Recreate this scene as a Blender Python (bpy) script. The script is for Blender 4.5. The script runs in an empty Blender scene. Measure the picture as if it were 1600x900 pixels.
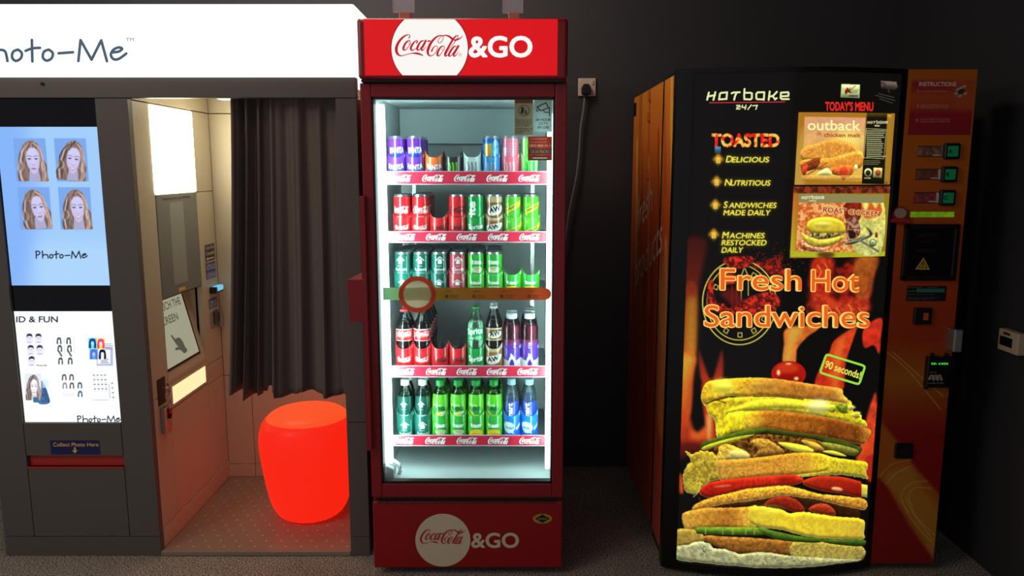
import bpy, bmesh, math, random
import numpy as np
from math import sin, cos, pi, radians

# ------------------------------------------------------------------ camera, world, lights, exposure
S = bpy.context.scene
C = S.collection
CAM_H, PITCH, FPX = 1.5, radians(8.86), 1200.0
cam_data = bpy.data.cameras.new('camera')
cam_data.sensor_fit = 'HORIZONTAL'; cam_data.sensor_width = 36.0; cam_data.lens = 36.0 * FPX / 1600.0
cam_data.clip_start = 0.05
cam = bpy.data.objects.new('camera', cam_data); C.objects.link(cam)
cam.location = (0, 0, CAM_H); cam.rotation_euler = (pi / 2 - PITCH, 0, 0)
S.camera = cam
S.view_settings.view_transform = 'Standard'; S.view_settings.look = 'None'
S.view_settings.exposure = 0.0; S.view_settings.gamma = 1.0; S.view_settings.use_curve_mapping = False
S.cycles.use_denoising = True
S.cycles.max_bounces = 8; S.cycles.transparent_max_bounces = 24

W = bpy.data.worlds.new('dim_hall'); S.world = W; W.use_nodes = True
W.node_tree.nodes['Background'].inputs[0].default_value = (0.9, 0.92, 1.0, 1)
W.node_tree.nodes['Background'].inputs[1].default_value = 0.26

def area_light(name, loc, rot, sx, sy, power, col):
    l = bpy.data.lights.new(name, 'AREA'); l.shape = 'RECTANGLE'; l.size = sx; l.size_y = sy
    l.energy = power; l.color = col
    o = bpy.data.objects.new(name, l); C.objects.link(o); o.location = loc; o.rotation_euler = rot
    return o
area_light('hall_ceiling_lamp', (-1.0, 1.65, 2.85), (radians(12), 0, 0), 1.2, 0.6, 5, (1.0, 0.84, 0.68))
area_light('gap_fill_light', (-0.5, 2.95, 2.87), (0, 0, 0), 0.6, 0.5, 14, (1.0, 0.86, 0.70))  # added fill above the cooler, brightens the top of the machine's side
area_light('left_fill_light', (-2.7, 0.7, 2.75), (radians(38), 0, radians(-45)), 1.2, 0.6, 20, (1.0, 0.86, 0.70))  # added fill from front left, aimed at the vending machine's side

# ------------------------------------------------------------------ measuring: a photo point on the plane y = Y
CP, SP = cos(PITCH), sin(PITCH)
def ray(u, v):
    xc = (np.asarray(u, float) - 800.0) / FPX; yc = (450.0 - np.asarray(v, float)) / FPX
    return xc, CP + yc * SP, -SP + yc * CP
def P(u, v, Y):                       # -> x, z on a wall facing the camera
    a, b, c = ray(u, v); t = Y / b
    return a * t, CAM_H + c * t
def PX(u, v, X):                      # -> y, z on a side wall x = X
    a, b, c = ray(u, v); t = X / a
    return b * t, CAM_H + c * t
def zv(v, Y): return float(P(800, v, Y)[1])
def xu(u, v, Y): return float(P(u, v, Y)[0])

# ------------------------------------------------------------------ materials
def lin(c):
    r = []
    for k in c[:3]:
        k = k / 255.0
        r.append(k / 12.92 if k <= 0.04045 else ((k + 0.055) / 1.055) ** 2.4)
    return (r[0], r[1], r[2], 1.0)
_m = {}
def mat(name, col, rough=0.5, metal=0.0, spec=0.5, coat=0.0, noise=0.0, nscale=40, bump=0.0):
    if name in _m: return _m[name]
    m = bpy.data.materials.new(name); m.use_nodes = True; nt = m.node_tree
    b = nt.nodes['Principled BSDF']
    b.inputs['Base Color'].default_value = lin(col); b.inputs['Roughness'].default_value = rough
    b.inputs['Metallic'].default_value = metal; b.inputs['Specular IOR Level'].default_value = spec
    b.inputs['Coat Weight'].default_value = coat
    if noise or bump:
        tc = nt.nodes.new('ShaderNodeTexCoord'); nz = nt.nodes.new('ShaderNodeTexNoise')
        nz.inputs['Scale'].default_value = nscale; nz.inputs['Detail'].default_value = 4
        nt.links.new(tc.outputs['Object'], nz.inputs['Vector'])
        if noise:
            hs = nt.nodes.new('ShaderNodeMix'); hs.data_type = 'RGBA'
            l = lin(col)
            hs.inputs[6].default_value = tuple(max(0, k * (1 - noise)) for k in l[:3]) + (1,)
            hs.inputs[7].default_value = tuple(min(1, k * (1 + noise)) for k in l[:3]) + (1,)
            nt.links.new(nz.outputs['Fac'], hs.inputs[0]); nt.links.new(hs.outputs[2], b.inputs['Base Color'])
        if bump:
            bp = nt.nodes.new('ShaderNodeBump'); bp.inputs['Strength'].default_value = bump
            bp.inputs['Distance'].default_value = 0.004
            nt.links.new(nz.outputs['Fac'], bp.inputs['Height']); nt.links.new(bp.outputs[0], b.inputs['Normal'])
    _m[name] = m; return m
def emit(name, col, k=1.0):
    if name in _m: return _m[name]
    m = bpy.data.materials.new(name); m.use_nodes = True; nt = m.node_tree
    b = nt.nodes['Principled BSDF']; b.inputs['Base Color'].default_value = (0.02, 0.02, 0.02, 1)
    b.inputs['Roughness'].default_value = 0.35; b.inputs['Specular IOR Level'].default_value = 0.2
    b.inputs['Emission Color'].default_value = lin(col); b.inputs['Emission Strength'].default_value = k
    _m[name] = m; return m
def print_mat(name, rough=0.4, metal=0.0, glow=0.0, through=0.0, coat=0.0, spec=0.5):
    """a printed sheet: its inks come from the sheet's colour attribute; glow = lit from behind by its own lamp"""
    if name in _m: return _m[name]
    m = bpy.data.materials.new(name); m.use_nodes = True; nt = m.node_tree
    b = nt.nodes['Principled BSDF']; a = nt.nodes.new('ShaderNodeAttribute'); a.attribute_name = 'ink'
    b.inputs['Roughness'].default_value = rough; b.inputs['Metallic'].default_value = metal
    b.inputs['Coat Weight'].default_value = coat; b.inputs['Specular IOR Level'].default_value = spec
    if glow:
        b.inputs['Base Color'].default_value = (0.01, 0.01, 0.01, 1)
        nt.links.new(a.outputs['Color'], b.inputs['Emission Color']); b.inputs['Emission Strength'].default_value = glow
    else:
        nt.links.new(a.outputs['Color'], b.inputs['Base Color'])
    if through:
        t = nt.nodes.new('ShaderNodeBsdfTranslucent'); mx = nt.nodes.new('ShaderNodeMixShader')
        nt.links.new(a.outputs['Color'], t.inputs[0]); mx.inputs[0].default_value = through
        nt.links.new(b.outputs[0], mx.inputs[1]); nt.links.new(t.outputs[0], mx.inputs[2])
        nt.links.new(mx.outputs[0], nt.nodes['Material Output'].inputs[0])
    _m[name] = m; return m
def film_mat(name, col, through=0.5):
    if name in _m: return _m[name]
    m = mat(name, col, .45); nt = m.node_tree; t = nt.nodes.new('ShaderNodeBsdfTranslucent'); t.inputs[0].default_value = lin(col)
    mx = nt.nodes.new('ShaderNodeMixShader'); mx.inputs[0].default_value = through
    nt.links.new(nt.nodes['Principled BSDF'].outputs[0], mx.inputs[1]); nt.links.new(t.outputs[0], mx.inputs[2]); nt.links.new(mx.outputs[0], nt.nodes['Material Output'].inputs[0])
    return m
def clear(name, tint=(1, 1, 1), gloss=1.0, rough=0.03, haze=0.0, hazecol=(200, 220, 220)):
    """thin clear glass or plastic: lets light through, mirrors at a glancing angle"""
    if name in _m: return _m[name]
    m = bpy.data.materials.new(name); m.use_nodes = True; nt = m.node_tree
    nt.nodes.remove(nt.nodes['Principled BSDF'])
    t = nt.nodes.new('ShaderNodeBsdfTransparent'); t.inputs[0].default_value = tuple(tint) + (1,)
    g = nt.nodes.new('ShaderNodeBsdfGlossy'); g.inputs['Roughness'].default_value = rough
    f = nt.nodes.new('ShaderNodeFresnel'); f.inputs[0].default_value = 1.45
    ml = nt.nodes.new('ShaderNodeMath'); ml.operation = 'MULTIPLY'; ml.inputs[1].default_value = gloss
    nt.links.new(f.outputs[0], ml.inputs[0])
    mx = nt.nodes.new('ShaderNodeMixShader'); nt.links.new(ml.outputs[0], mx.inputs[0])
    nt.links.new(t.outputs[0], mx.inputs[1]); nt.links.new(g.outputs[0], mx.inputs[2])
    out = mx.outputs[0]
    if haze:
        d = nt.nodes.new('ShaderNodeBsdfDiffuse'); d.inputs[0].default_value = lin(hazecol)
        m2 = nt.nodes.new('ShaderNodeMixShader'); m2.inputs[0].default_value = haze
        nt.links.new(out, m2.inputs[1]); nt.links.new(d.outputs[0], m2.inputs[2]); out = m2.outputs[0]
    nt.links.new(out, nt.nodes['Material Output'].inputs[0])
    _m[name] = m; return m

# ------------------------------------------------------------------ mesh helpers
class MB:
    def __init__(s): s.v = []; s.f = []; s.sm = []
    def add(s, vs, fs, smooth=False):
        n = len(s.v); s.v += [tuple(map(float, p)) for p in vs]
        s.f += [tuple(i + n for i in f) for f in fs]; s.sm += [smooth] * len(fs); return s
    def box(s, x0, x1, y0, y1, z0, z1):
        x0, x1 = sorted((x0, x1)); y0, y1 = sorted((y0, y1)); z0, z1 = sorted((z0, z1))
        return s.add([(x0,y0,z0),(x1,y0,z0),(x1,y1,z0),(x0,y1,z0),(x0,y0,z1),(x1,y0,z1),(x1,y1,z1),(x0,y1,z1)],
                     [(0,3,2,1),(4,5,6,7),(0,1,5,4),(1,2,6,5),(2,3,7,6),(3,0,4,7)])
    def prism(s, pts, d):             # pts: 3D outline, d: extrusion vector
        n = len(pts); q = [tuple(a + b for a, b in zip(p, d)) for p in pts]
        return s.add(list(pts) + q, [tuple(range(n)), tuple(range(2*n-1, n-1, -1))] +
                     [(i, i + n, (i+1) % n + n, (i+1) % n) for i in range(n)])
    def lathe(s, prof, c=(0,0,0), n=32, a0=0.0, a1=2*pi, smooth=True):
        full = abs(a1 - a0 - 2*pi) < 1e-6; m = n if full else n + 1
        vs = []; fs = []
        for r, z in prof:
            for k in range(m):
                a = a0 + (a1 - a0) * k / n
                vs.append((c[0] + r*cos(a), c[1] + r*sin(a), c[2] + z))
        for i in range(len(prof) - 1):
            for k in range(n):
                k2 = (k + 1) % m
                fs.append((i*m + k, i*m + k2, (i+1)*m + k2, (i+1)*m + k))
        return s.add(vs, fs, smooth)
    def tube(s, pts, r, n=10):
        pts = [np.array(p, float) for p in pts]; vs = []; fs = []
        up = np.array((0.013, 0.007, 1.0))
        for i, p in enumerate(pts):
            d = pts[min(i+1, len(pts)-1)] - pts[max(i-1, 0)]; d /= np.linalg.norm(d)
            a = np.cross(d, up)
            if np.linalg.norm(a) < 1e-3: a = np.cross(d, (1, 0, 0))
            a /= np.linalg.norm(a); b = np.cross(d, a)
            rr = r[i] if isinstance(r, (list, tuple)) else r
            for k in range(n):
                t = 2*pi*k/n; vs.append(p + rr*(a*cos(t) + b*sin(t)))
        for i in range(len(pts) - 1):
            for k in range(n):
                fs.append((i*n+k, i*n+(k+1)%n, (i+1)*n+(k+1)%n, (i+1)*n+k))
        fs.append(tuple(range(n))); fs.append(tuple(range((len(pts)-1)*n, len(pts)*n)))
        return s.add(vs, fs, True)
    def build(s, name, m, parent=None, bevel=0.0, seg=2):
        me = bpy.data.meshes.new(name); me.from_pydata(s.v, [], s.f)
        me.polygons.foreach_set('use_smooth', s.sm)
        bm = bmesh.new(); bm.from_mesh(me); bmesh.ops.recalc_face_normals(bm, faces=bm.faces); bm.to_mesh(me); bm.free()
        me.materials.append(m)
        o = bpy.data.objects.new(name, me); C.objects.link(o)
        if parent is not None: o.parent = parent
        if bevel:
            b = o.modifiers.new('bevel', 'BEVEL'); b.width = bevel; b.segments = seg; b.limit_method = 'ANGLE'
        return o
def sheet(vs, fs, name, m, parent):   # thin print: faces as given
    me = bpy.data.meshes.new(name); me.from_pydata([tuple(map(float, p)) for p in vs], [], fs); me.materials.append(m)
    o = bpy.data.objects.new(name, me); C.objects.link(o)
    if parent is not None: o.parent = parent
    return o
def tag(o, label, cat, group=None, kind=None):
    o['label'] = label; o['category'] = cat
    if group: o['group'] = group
    if kind: o['kind'] = kind
    return o
def thing(name, label, cat, loc=(0,0,0), group=None):
    o = bpy.data.objects.new(name, None); C.objects.link(o); o.location = loc; o.empty_display_size = 0.05
    return tag(o, label, cat, group)
def setlabel(o, t): o['label'] = t; return o
def struct(o): o['kind'] = 'structure'; return o
def copy_tree(o, parent=None):
    c = o.copy(); C.objects.link(c)
    if parent is not None: c.parent = parent
    for ch in list(o.children): copy_tree(ch, c)
    return c
def keep(child, parent):              # parent built in world coordinates under a moved Empty
    child.parent = parent; child.matrix_parent_inverse = parent.matrix_world.inverted(); return child

# ------------------------------------------------------------------ strokes and lettering
def spline(pts, closed=False, k=6):
    p = np.array(pts, float); n = len(p); out = []
    rng = range(n if closed else n - 1)
    for i in rng:
        g = (lambda j: p[j % n]) if closed else (lambda j: p[min(max(j, 0), n - 1)])
        a, b, c, d = g(i-1), g(i), g(i+1), g(i+2)
        for t in np.linspace(0, 1, k, endpoint=False):
            out.append(0.5*((2*b) + (c-a)*t + (2*a-5*b+4*c-d)*t*t + (3*b-a-3*c+d)*t**3))
    if not closed: out.append(p[-1])
    return np.array(out)
def ribbon(pts, w, smooth=True, k=6, step=None):
    """2D stroke outline mesh with round ends; pts (x,y), w width or list of widths"""
    ww = w if isinstance(w, (list, tuple)) else [w] * len(pts)
    q = np.array([(a[0], a[1], b) for a, b in zip(pts, ww)], float)
    if smooth and len(q) > 2: q = spline(q, k=k)
    if step:
        r = [q[0]]
        for a, b in zip(q[:-1], q[1:]):
            m = max(1, int(np.hypot(*(b-a)[:2])/step)); r += [a+(b-a)*t/m for t in range(1, m+1)]
        q = np.array(r)
    vs = []; fs = []
    n = len(q)
    for i in range(n):
        d = q[min(i+1, n-1), :2] - q[max(i-1, 0), :2]; L = np.hypot(*d) or 1
        nx, ny = -d[1]/L, d[0]/L; h = q[i, 2]/2
        if not smooth and 0 < i < n-1:
            d1 = q[i, :2]-q[i-1, :2]; d2 = q[i+1, :2]-q[i, :2]
            d1 = d1/np.hypot(*d1); d2 = d2/np.hypot(*d2); m = d1 + d2
            if np.hypot(*m) > 0.3:
                m /= np.hypot(*m); nx, ny = -m[1], m[0]; h = h / max(0.5, float(np.dot(m, d1)))
        vs.append((q[i,0]+nx*h, q[i,1]+ny*h)); vs.append((q[i,0]-nx*h, q[i,1]-ny*h))
    for i in range(n - 1): fs.append((2*i, 2*i+1, 2*i+3, 2*i+2))
    for i in (0, n-1):                # round caps
        c = len(vs)
        for t in range(10): vs.append((q[i,0]+q[i,2]/2*cos(2*pi*t/10), q[i,1]+q[i,2]/2*sin(2*pi*t/10)))
        fs.append(tuple(range(c, c+10)))
    vs = Flat(vs); vs.lay = [0]*(2*n)+[1]*10+[2]*10
    return vs, fs
_tc = {}
class Flat(list): lay = None           # 2D points with a stacking order, so that overlapping strokes do not share one plane
def font_mesh(s, bold=0.0):
    """built-in font -> 2D triangles, cap height 1, starting at x = 0"""
    key = (s, bold)
    if key in _tc: return _tc[key]
    cu = bpy.data.curves.new('lettering', 'FONT'); cu.body = s; cu.size = 1.0; cu.resolution_u = 4
    ob = bpy.data.objects.new('lettering', cu); me = bpy.data.meshes.new_from_object(ob)
    me.calc_loop_triangles()
    v = np.array([(p.co[0], p.co[1]) for p in me.vertices]) if len(me.vertices) else np.zeros((0, 2))
    t = [tuple(x.vertices) for x in me.loop_triangles]
    bpy.data.objects.remove(ob); bpy.data.curves.remove(cu); bpy.data.meshes.remove(me)
    if len(v): v = (v - (v[:, 0].min(), 0)) / 0.73
    if bold and len(v):                # heavier face: the letter swept round a small circle
        n = len(v); k = 4 if bold < .035 else 12
        v = np.concatenate([v]+[v+np.array((bold*cos(2*pi*i/k+.3), bold*sin(2*pi*i/k+.3))) for i in range(k)])
        t = t+[tuple(a+n*(i+1) for a in f) for i in range(k) for f in t]
    _tc[key] = (v, t); return v, t
def text2d(s, x, y, h, width=None, bold=0.0, shear=0.0, rot=0.0, align='l'):
    """lettering in photo-like axes (y down): baseline start x,y, cap height h, optional total width"""
    v, t = font_mesh(s, bold)
    if not len(v): return [], []
    w0 = v[:, 0].max(); kx = (width / w0) if width else h
    vx = v[:, 0]*kx + shear*v[:, 1]*h; vy = -v[:, 1]*h
    if align == 'c': vx = vx - vx.max()/2
    c, s_ = cos(rot), sin(rot)
    r = Flat((x + a*c - b*s_, y + a*s_ + b*c) for a, b in zip(vx, vy)); n0 = max(1, len(font_mesh(s)[0])); r.lay = [i//n0 for i in range(len(r))]
    return r, t
def merge2d(parts):
    V = []; F = []
    for v, f in parts:
        n = len(V); V += list(v); F += [tuple(i+n for i in g) for g in f]
    return V, F
def plate(parts, fmap, name, m, parent):
    V, F = merge2d(parts); q = []
    for i, (v, _) in enumerate(parts):
        lay = getattr(v, 'lay', None) or [0]*len(v)
        for (a, b), l in zip(v, lay): x, y, z = fmap(a, b); q.append((x, y-1.5e-5*(l+3*(i % 8)), z))
    return sheet(q, F, name, m, parent)
def disc2d(cx, cy, rx, ry, n=48):
    return [(cx + rx*cos(2*pi*i/n), cy + ry*sin(2*pi*i/n)) for i in range(n)], [tuple(range(n))]
def ring2d(cx, cy, rx, ry, w, n=48):
    vs = []; fs = []
    for i in range(n):
        a = 2*pi*i/n; vs += [(cx+rx*cos(a), cy+ry*sin(a)), (cx+(rx-w)*cos(a), cy+(ry-w)*sin(a))]
    for i in range(n): j = (i+1) % n; fs.append((2*i, 2*i+1, 2*j+1, 2*j))
    return vs, fs
def front(Y): 
    def f(u, v):
        x, z = P(u, v, Y); return (float(x), Y, float(z))
    return f
def side(X):
    def f(u, v):
        y, z = PX(u, v, X); return (X, float(y), float(z))
    return f

# cola script, drawn in a box about 1600 x 800 wide (y down)
COLA = [
 ([(385,205),(408,165),(385,140),(330,147),(250,200),(180,280),(135,370),(122,450),(140,520),(190,568),(250,574),(330,552),(440,525),(540,525),(620,545),(690,578)],
  [20,16,14,22,36,42,48,50,44,26,16,14,16,34,30,8]),
 ([(400,255),(340,285),(282,375),(272,440),(310,456),(370,395),(412,315),(402,258)], [14,30,38,36,18,14,14,14]),
 ([(365,300),(395,335),(425,320)], [8,8,8]),
 ([(545,305),(566,268),(525,265),(462,335),(425,415),(445,460),(505,445),(570,385)], [26,18,18,34,38,26,14,10]),
 ([(700,265),(640,275),(580,360),(558,435),(590,458),(650,385),(725,265)], [14,28,36,36,20,12,16]),
 ([(738,258),(690,360),(645,435),(668,462),(712,420),(745,370)], [34,34,32,22,12,8]),
 ([(780,272),(825,266)], [26,26]),
 ([(860,480),(898,402),(955,368),(982,410),(945,500),(875,568),(815,572),(778,512),(792,420),(850,300),(940,200),(1030,155),(1095,163),(1102,210),(1062,288),(1012,310),(990,280),(1020,210),(1080,163),(1150,150),(1220,172),(1292,225)],
  [28,20,12,12,12,14,24,40,48,42,32,20,12,12,12,12,12,12,14,22,32,38]),
 ([(1105,372),(1045,398),(992,485),(978,552),(1012,578),(1070,510),(1125,420),(1112,372)], [14,28,36,36,18,12,12,14]),
 ([(1060,430),(1090,452),(1125,440)], [8,8,8]),
 ([(1400,205),(1412,160),(1370,160),(1300,240),(1205,405),(1142,525),(1148,578),(1195,560)], [12,14,20,34,36,38,30,12]),
 ([(1395,205),(1320,320),(1225,440),(1160,545)], [12,12,10,8]),
 ([(1340,250),(1400,236),(1460,205),(1508,158)], [32,30,18,6]),
 ([(1380,378),(1315,395),(1242,500),(1216,565),(1250,582),(1312,510),(1400,380)], [14,28,36,34,18,12,16]),
 ([(1420,372),(1345,500),(1312,562),(1340,582),(1388,540),(1420,485)], [34,34,32,22,12,8]),
]
def cola2d(x, y, s, k=4, fat=1.0):    # x,y = place of the box's origin, s = scale
    return [ribbon([(x+a*s, y+b*s) for a, b in p], [q*s*fat for q in w], k=k) for p, w in COLA]
PHOTO = [  # handwriting, box about x -330..1450, y 80..335 (y down)
 [(-335,90),(-330,200),(-322,335)], [(-350,110),(-270,88),(-205,130),(-235,200),(-322,228)],
 [(-120,80),(-112,200),(-105,332)], [(-105,255),(-60,215),(10,203),(55,218),(72,260),(85,330)],
 [(205,200),(150,225),(138,290),(180,328),(235,300),(248,240),(205,200)],
 [(362,90),(368,335)], [(290,214),(370,186),(455,180)],
 [(555,200),(500,225),(488,290),(530,325),(585,300),(600,240),(555,200)],
 [(665,242),(830,230)],
 [(890,330),(915,92)], [(915,92),(1040,315)], [(1040,315),(1150,95)], [(1150,95),(1215,332)],
 [(1280,232),(1350,222),(1388,190),(1345,176),(1285,205),(1260,260),(1290,308),(1350,305),(1435,245)]]
def photo2d(x, y, s, w, kx=1.0):
    return [ribbon([(x+a*s*kx, y+b*s) for a, b in p], w*s, smooth=len(p) > 2) for p in PHOTO]
HOT = [([(85,210),(107,118)],0), ([(92,168),(185,152)],0), ([(165,212),(190,112)],0),
 ([(262,122),(340,116),(332,200),(238,206),(248,135),(262,122)],0),
 ([(398,128),(420,118),(502,114)],0), ([(430,210),(442,160),(462,122)],0),
 ([(563,72),(558,160),(562,203),(640,206),(657,190),(657,128),(640,120),(575,122)],0),
 ([(812,114),(730,116),(714,135),(714,190),(725,204),(800,206)],0), ([(817,114),(810,212)],0),
 ([(886,104),(872,212)],0), ([(885,170),(930,160),(978,108)],0), ([(920,160),(955,205),(975,190)],0),
 ([(1130,202),(1040,202),(1024,185),(1030,120),(1120,114),(1128,130),(1122,162),(1045,166)],0),
 ([(460,284),(500,281),(506,300),(468,308),(462,328),(506,328)],1),
 ([(536,280),(531,308),(580,308)],1), ([(582,280),(570,332)],1), ([(650,276),(606,334)],1), ([(668,287),(726,282),(708,332)],1)]
def hot2d(x, y, s):
    return [ribbon([(x+a*s, y+b*s) for a, b in p], (14 if z else 23)*s, smooth=False) for p, z in HOT]

# ------------------------------------------------------------------ printing: inks laid on a grid of points, one colour per point
def fbm(h, w, cell, seed, octs=3):
    rng = np.random.default_rng(seed); out = np.zeros((h, w)); amp = 1.0; tot = 0
    for _ in range(octs):
        gh, gw = int(h/cell)+3, int(w/cell)+3; g = rng.random((gh, gw))
        y = np.arange(h)/cell; x = np.arange(w)/cell
        yi = y.astype(int); xi = x.astype(int); fy = (y-yi)[:, None]; fx = (x-xi)[None, :]
        fy = fy*fy*(3-2*fy); fx = fx*fx*(3-2*fx)
        a = g[yi][:, xi]; b = g[yi][:, xi+1]; c = g[yi+1][:, xi]; d = g[yi+1][:, xi+1]
        out += amp*((a*(1-fx)+b*fx)*(1-fy)+(c*(1-fx)+d*fx)*fy); tot += amp; amp *= 0.55; cell = max(cell/2.1, 1.0)
    return out/tot
def blur(m, r):
    r = int(max(1, round(r)))
    for ax in (0, 1):
        for _ in range(2):
            p = np.pad(m, [(r+1, r) if i == ax else (0, 0) for i in (0, 1)], mode='edge'); c = np.cumsum(p, axis=ax)
            m = (np.take(c, range(2*r+1, c.shape[ax]), axis=ax) - np.take(c, range(0, c.shape[ax]-2*r-1), axis=ax))/(2*r+1)
    return m
class Pic:
    """tf maps the author's coordinates to grid columns and rows; s = grid cells per author unit"""
    def __init__(s, w, h, bg=(0, 0, 0), tf=None, k=1.0):
        s.w, s.h = int(w), int(h); s.a = np.zeros((s.h, s.w, 3)); s.a[:] = bg; s.tf = tf or (lambda x, y: (x*k, y*k)); s.s = k
        s.vol = 0.0
    def pts(s, p):
        p = np.array(p, float); x, y = s.tf(p[:, 0], p[:, 1]); return np.stack([np.asarray(x, float), np.asarray(y, float)], 1)
    def bbox(s, p, pad=2):
        x0 = int(max(0, np.floor(p[:, 0].min())-pad)); x1 = int(min(s.w, np.ceil(p[:, 0].max())+pad))
        y0 = int(max(0, np.floor(p[:, 1].min())-pad)); y1 = int(min(s.h, np.ceil(p[:, 1].max())+pad))
        return x0, x1, y0, y1
    def put(s, box, m, col, alpha=1.0):
        x0, x1, y0, y1 = box; m = (m*alpha)[..., None]; col = np.asarray(col, float)
        s.a[y0:y1, x0:x1] = s.a[y0:y1, x0:x1]*(1-m) + col*m
    def polymask(s, q, box, ss=3):
        x0, x1, y0, y1 = box
        X = (x0 + (np.arange((x1-x0)*ss)+0.5)/ss - 0.5)[None, :]; Y = (y0 + (np.arange((y1-y0)*ss)+0.5)/ss - 0.5)[:, None]
        ins = np.zeros((Y.shape[0], X.shape[1]), bool)
        for i in range(len(q)):
            (ax, ay), (bx, by) = q[i-1], q[i]
            if ay == by: continue
            c = (ay > Y) != (by > Y); xi = (bx-ax)*(Y-ay)/(by-ay)+ax
            ins ^= c & (X < xi)
        return ins.reshape(y1-y0, ss, x1-x0, ss).mean(axis=(1, 3))
    def poly(s, p, c0, c1=None, axis='y', smooth=True, soft=0.0, noise=0.0, cell=6.0, seed=1, alpha=1.0, nc=None, edge=None, edgew=2.0, stretch=1, grain=0.0, stops=None, vol=None, rough=0.0, octs=3):
        q = s.pts(p)
        if smooth: q = spline(q, closed=True, k=5)
        if rough:
            q = np.concatenate([[a+(b-a)*t for t in (0, .5)] for a, b in zip(q, np.roll(q, -1, 0))])
            q = q + np.random.default_rng(seed+9).normal(0, rough*s.s, q.shape)
        box = s.bbox(q, 2 + int(soft*s.s*3)); x0, x1, y0, y1 = box
        if x1 <= x0 or y1 <= y0: return
        m = s.polymask(q, box)
        if soft: m = blur(m, soft*s.s)
        h, w = m.shape; c0 = np.asarray(c0, float)
        if c1 is not None:
            c1 = np.asarray(c1, float)
            t = (np.linspace(0, 1, h)[:, None]*np.ones((1, w)) if axis == 'y' else np.linspace(0, 1, w)[None, :]*np.ones((h, 1)))[..., None]
            col = c0*(1-t)+c1*t
        elif stops is not None:
            t = np.linspace(0, 1, w)[None, :]*np.ones((h, 1)); col = np.stack([np.interp(t, [a for a, _ in stops], [b[k] for _, b in stops]) for k in range(3)], -1)
        else: col = np.broadcast_to(c0, (h, w, 3)).copy()
        if noise:
            n = np.repeat(fbm(h//stretch+1, w, max(1.2, cell*s.s), seed, octs), stretch, axis=0)[:h] - 0.5
            if nc is not None:
                k = np.clip(0.5 + n*4, 0, 1)[..., None]*noise; col = col*(1-k) + np.asarray(nc, float)*k
            else: col = col*(1 + 2*noise*n[..., None])
        vol = s.vol if vol is None else vol
        if vol:
            r = max(2.0, 3.2*s.s); hm = blur(np.pad(m, 1), r)[1:-1, 1:-1]; col = col*(1+np.clip(vol*r*np.gradient(hm, axis=0)*2.2, -.5, .35))[..., None]
        if grain: col = col*(1+grain*(np.random.default_rng(seed+50).random((h, w))-.5)[..., None]*2)
        if edge is not None:
            e = np.clip(1 - blur(m, edgew*s.s), 0, 1)*2; e = np.clip(e, 0, 1)[..., None]*0.8; col = col*(1-e)+np.asarray(edge, float)*e
        s.put(box, m, np.clip(col, 0, 255), alpha)
    def stroke(s, p, wd, col, alpha=1.0, soft=0.8, smooth=False):
        q = s.pts(p)
        if smooth and len(q) > 2: q = spline(q, k=6)
        r = wd*s.s/2; box = s.bbox(q, int(r+soft*s.s+3)); x0, x1, y0, y1 = box
        if x1 <= x0 or y1 <= y0: return
        X = np.arange(x0, x1)[None, :]; Y = np.arange(y0, y1)[:, None]; d = np.full((y1-y0, x1-x0), 1e9)
        for a, b in zip(q[:-1], q[1:]):
            ab = b-a; L = max(1e-9, ab@ab); t = np.clip(((X-a[0])*ab[0]+(Y-a[1])*ab[1])/L, 0, 1)
            d = np.minimum(d, np.hypot(X-a[0]-t*ab[0], Y-a[1]-t*ab[1]))
        f = max(1.0, soft*s.s)
        s.put(box, np.clip((r - d)/f + 0.5, 0, 1), col, alpha)
    def ell(s, cx, cy, rx, ry, col, rot=0.0, alpha=1.0, soft=0.0, **k):
        t = np.linspace(0, 2*pi, 28, endpoint=False); c, n = cos(rot), sin(rot)
        s.poly([(cx+rx*cos(a)*c-ry*sin(a)*n, cy+rx*cos(a)*n+ry*sin(a)*c) for a in t], col, smooth=False, soft=soft, alpha=alpha, **k)
    def rect(s, x0, y0, x1, y1, col, c1=None, **k): s.poly([(x0,y0),(x1,y0),(x1,y1),(x0,y1)], col, c1, smooth=False, **k)
    def tris(s, V, T, ss=3):
        q = s.pts(V); box = s.bbox(q); x0, x1, y0, y1 = box
        if x1 <= x0 or y1 <= y0: return box, None
        m = np.zeros(((y1-y0)*ss, (x1-x0)*ss), bool)
        for t in T:
            a, b, c = q[t[0]], q[t[1]], q[t[2]]
            bx0 = int(max(0, (min(a[0],b[0],c[0])-x0+0.5)*ss-1)); bx1 = int(min(m.shape[1], (max(a[0],b[0],c[0])-x0+0.5)*ss+2))
            by0 = int(max(0, (min(a[1],b[1],c[1])-y0+0.5)*ss-1)); by1 = int(min(m.shape[0], (max(a[1],b[1],c[1])-y0+0.5)*ss+2))
            if bx1 <= bx0 or by1 <= by0: continue
            X = (x0 + (np.arange(bx0, bx1)+0.5)/ss - 0.5)[None, :]; Y = (y0 + (np.arange(by0, by1)+0.5)/ss - 0.5)[:, None]
            e = lambda p, r: (r[0]-p[0])*(Y-p[1])-(r[1]-p[1])*(X-p[0])
            e1, e2, e3 = e(a, b), e(b, c), e(c, a)
            m[by0:by1, bx0:bx1] |= ((e1 >= 0)&(e2 >= 0)&(e3 >= 0)) | ((e1 <= 0)&(e2 <= 0)&(e3 <= 0))
        return box, m.reshape(y1-y0, ss, x1-x0, ss).mean(axis=(1, 3))
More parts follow.
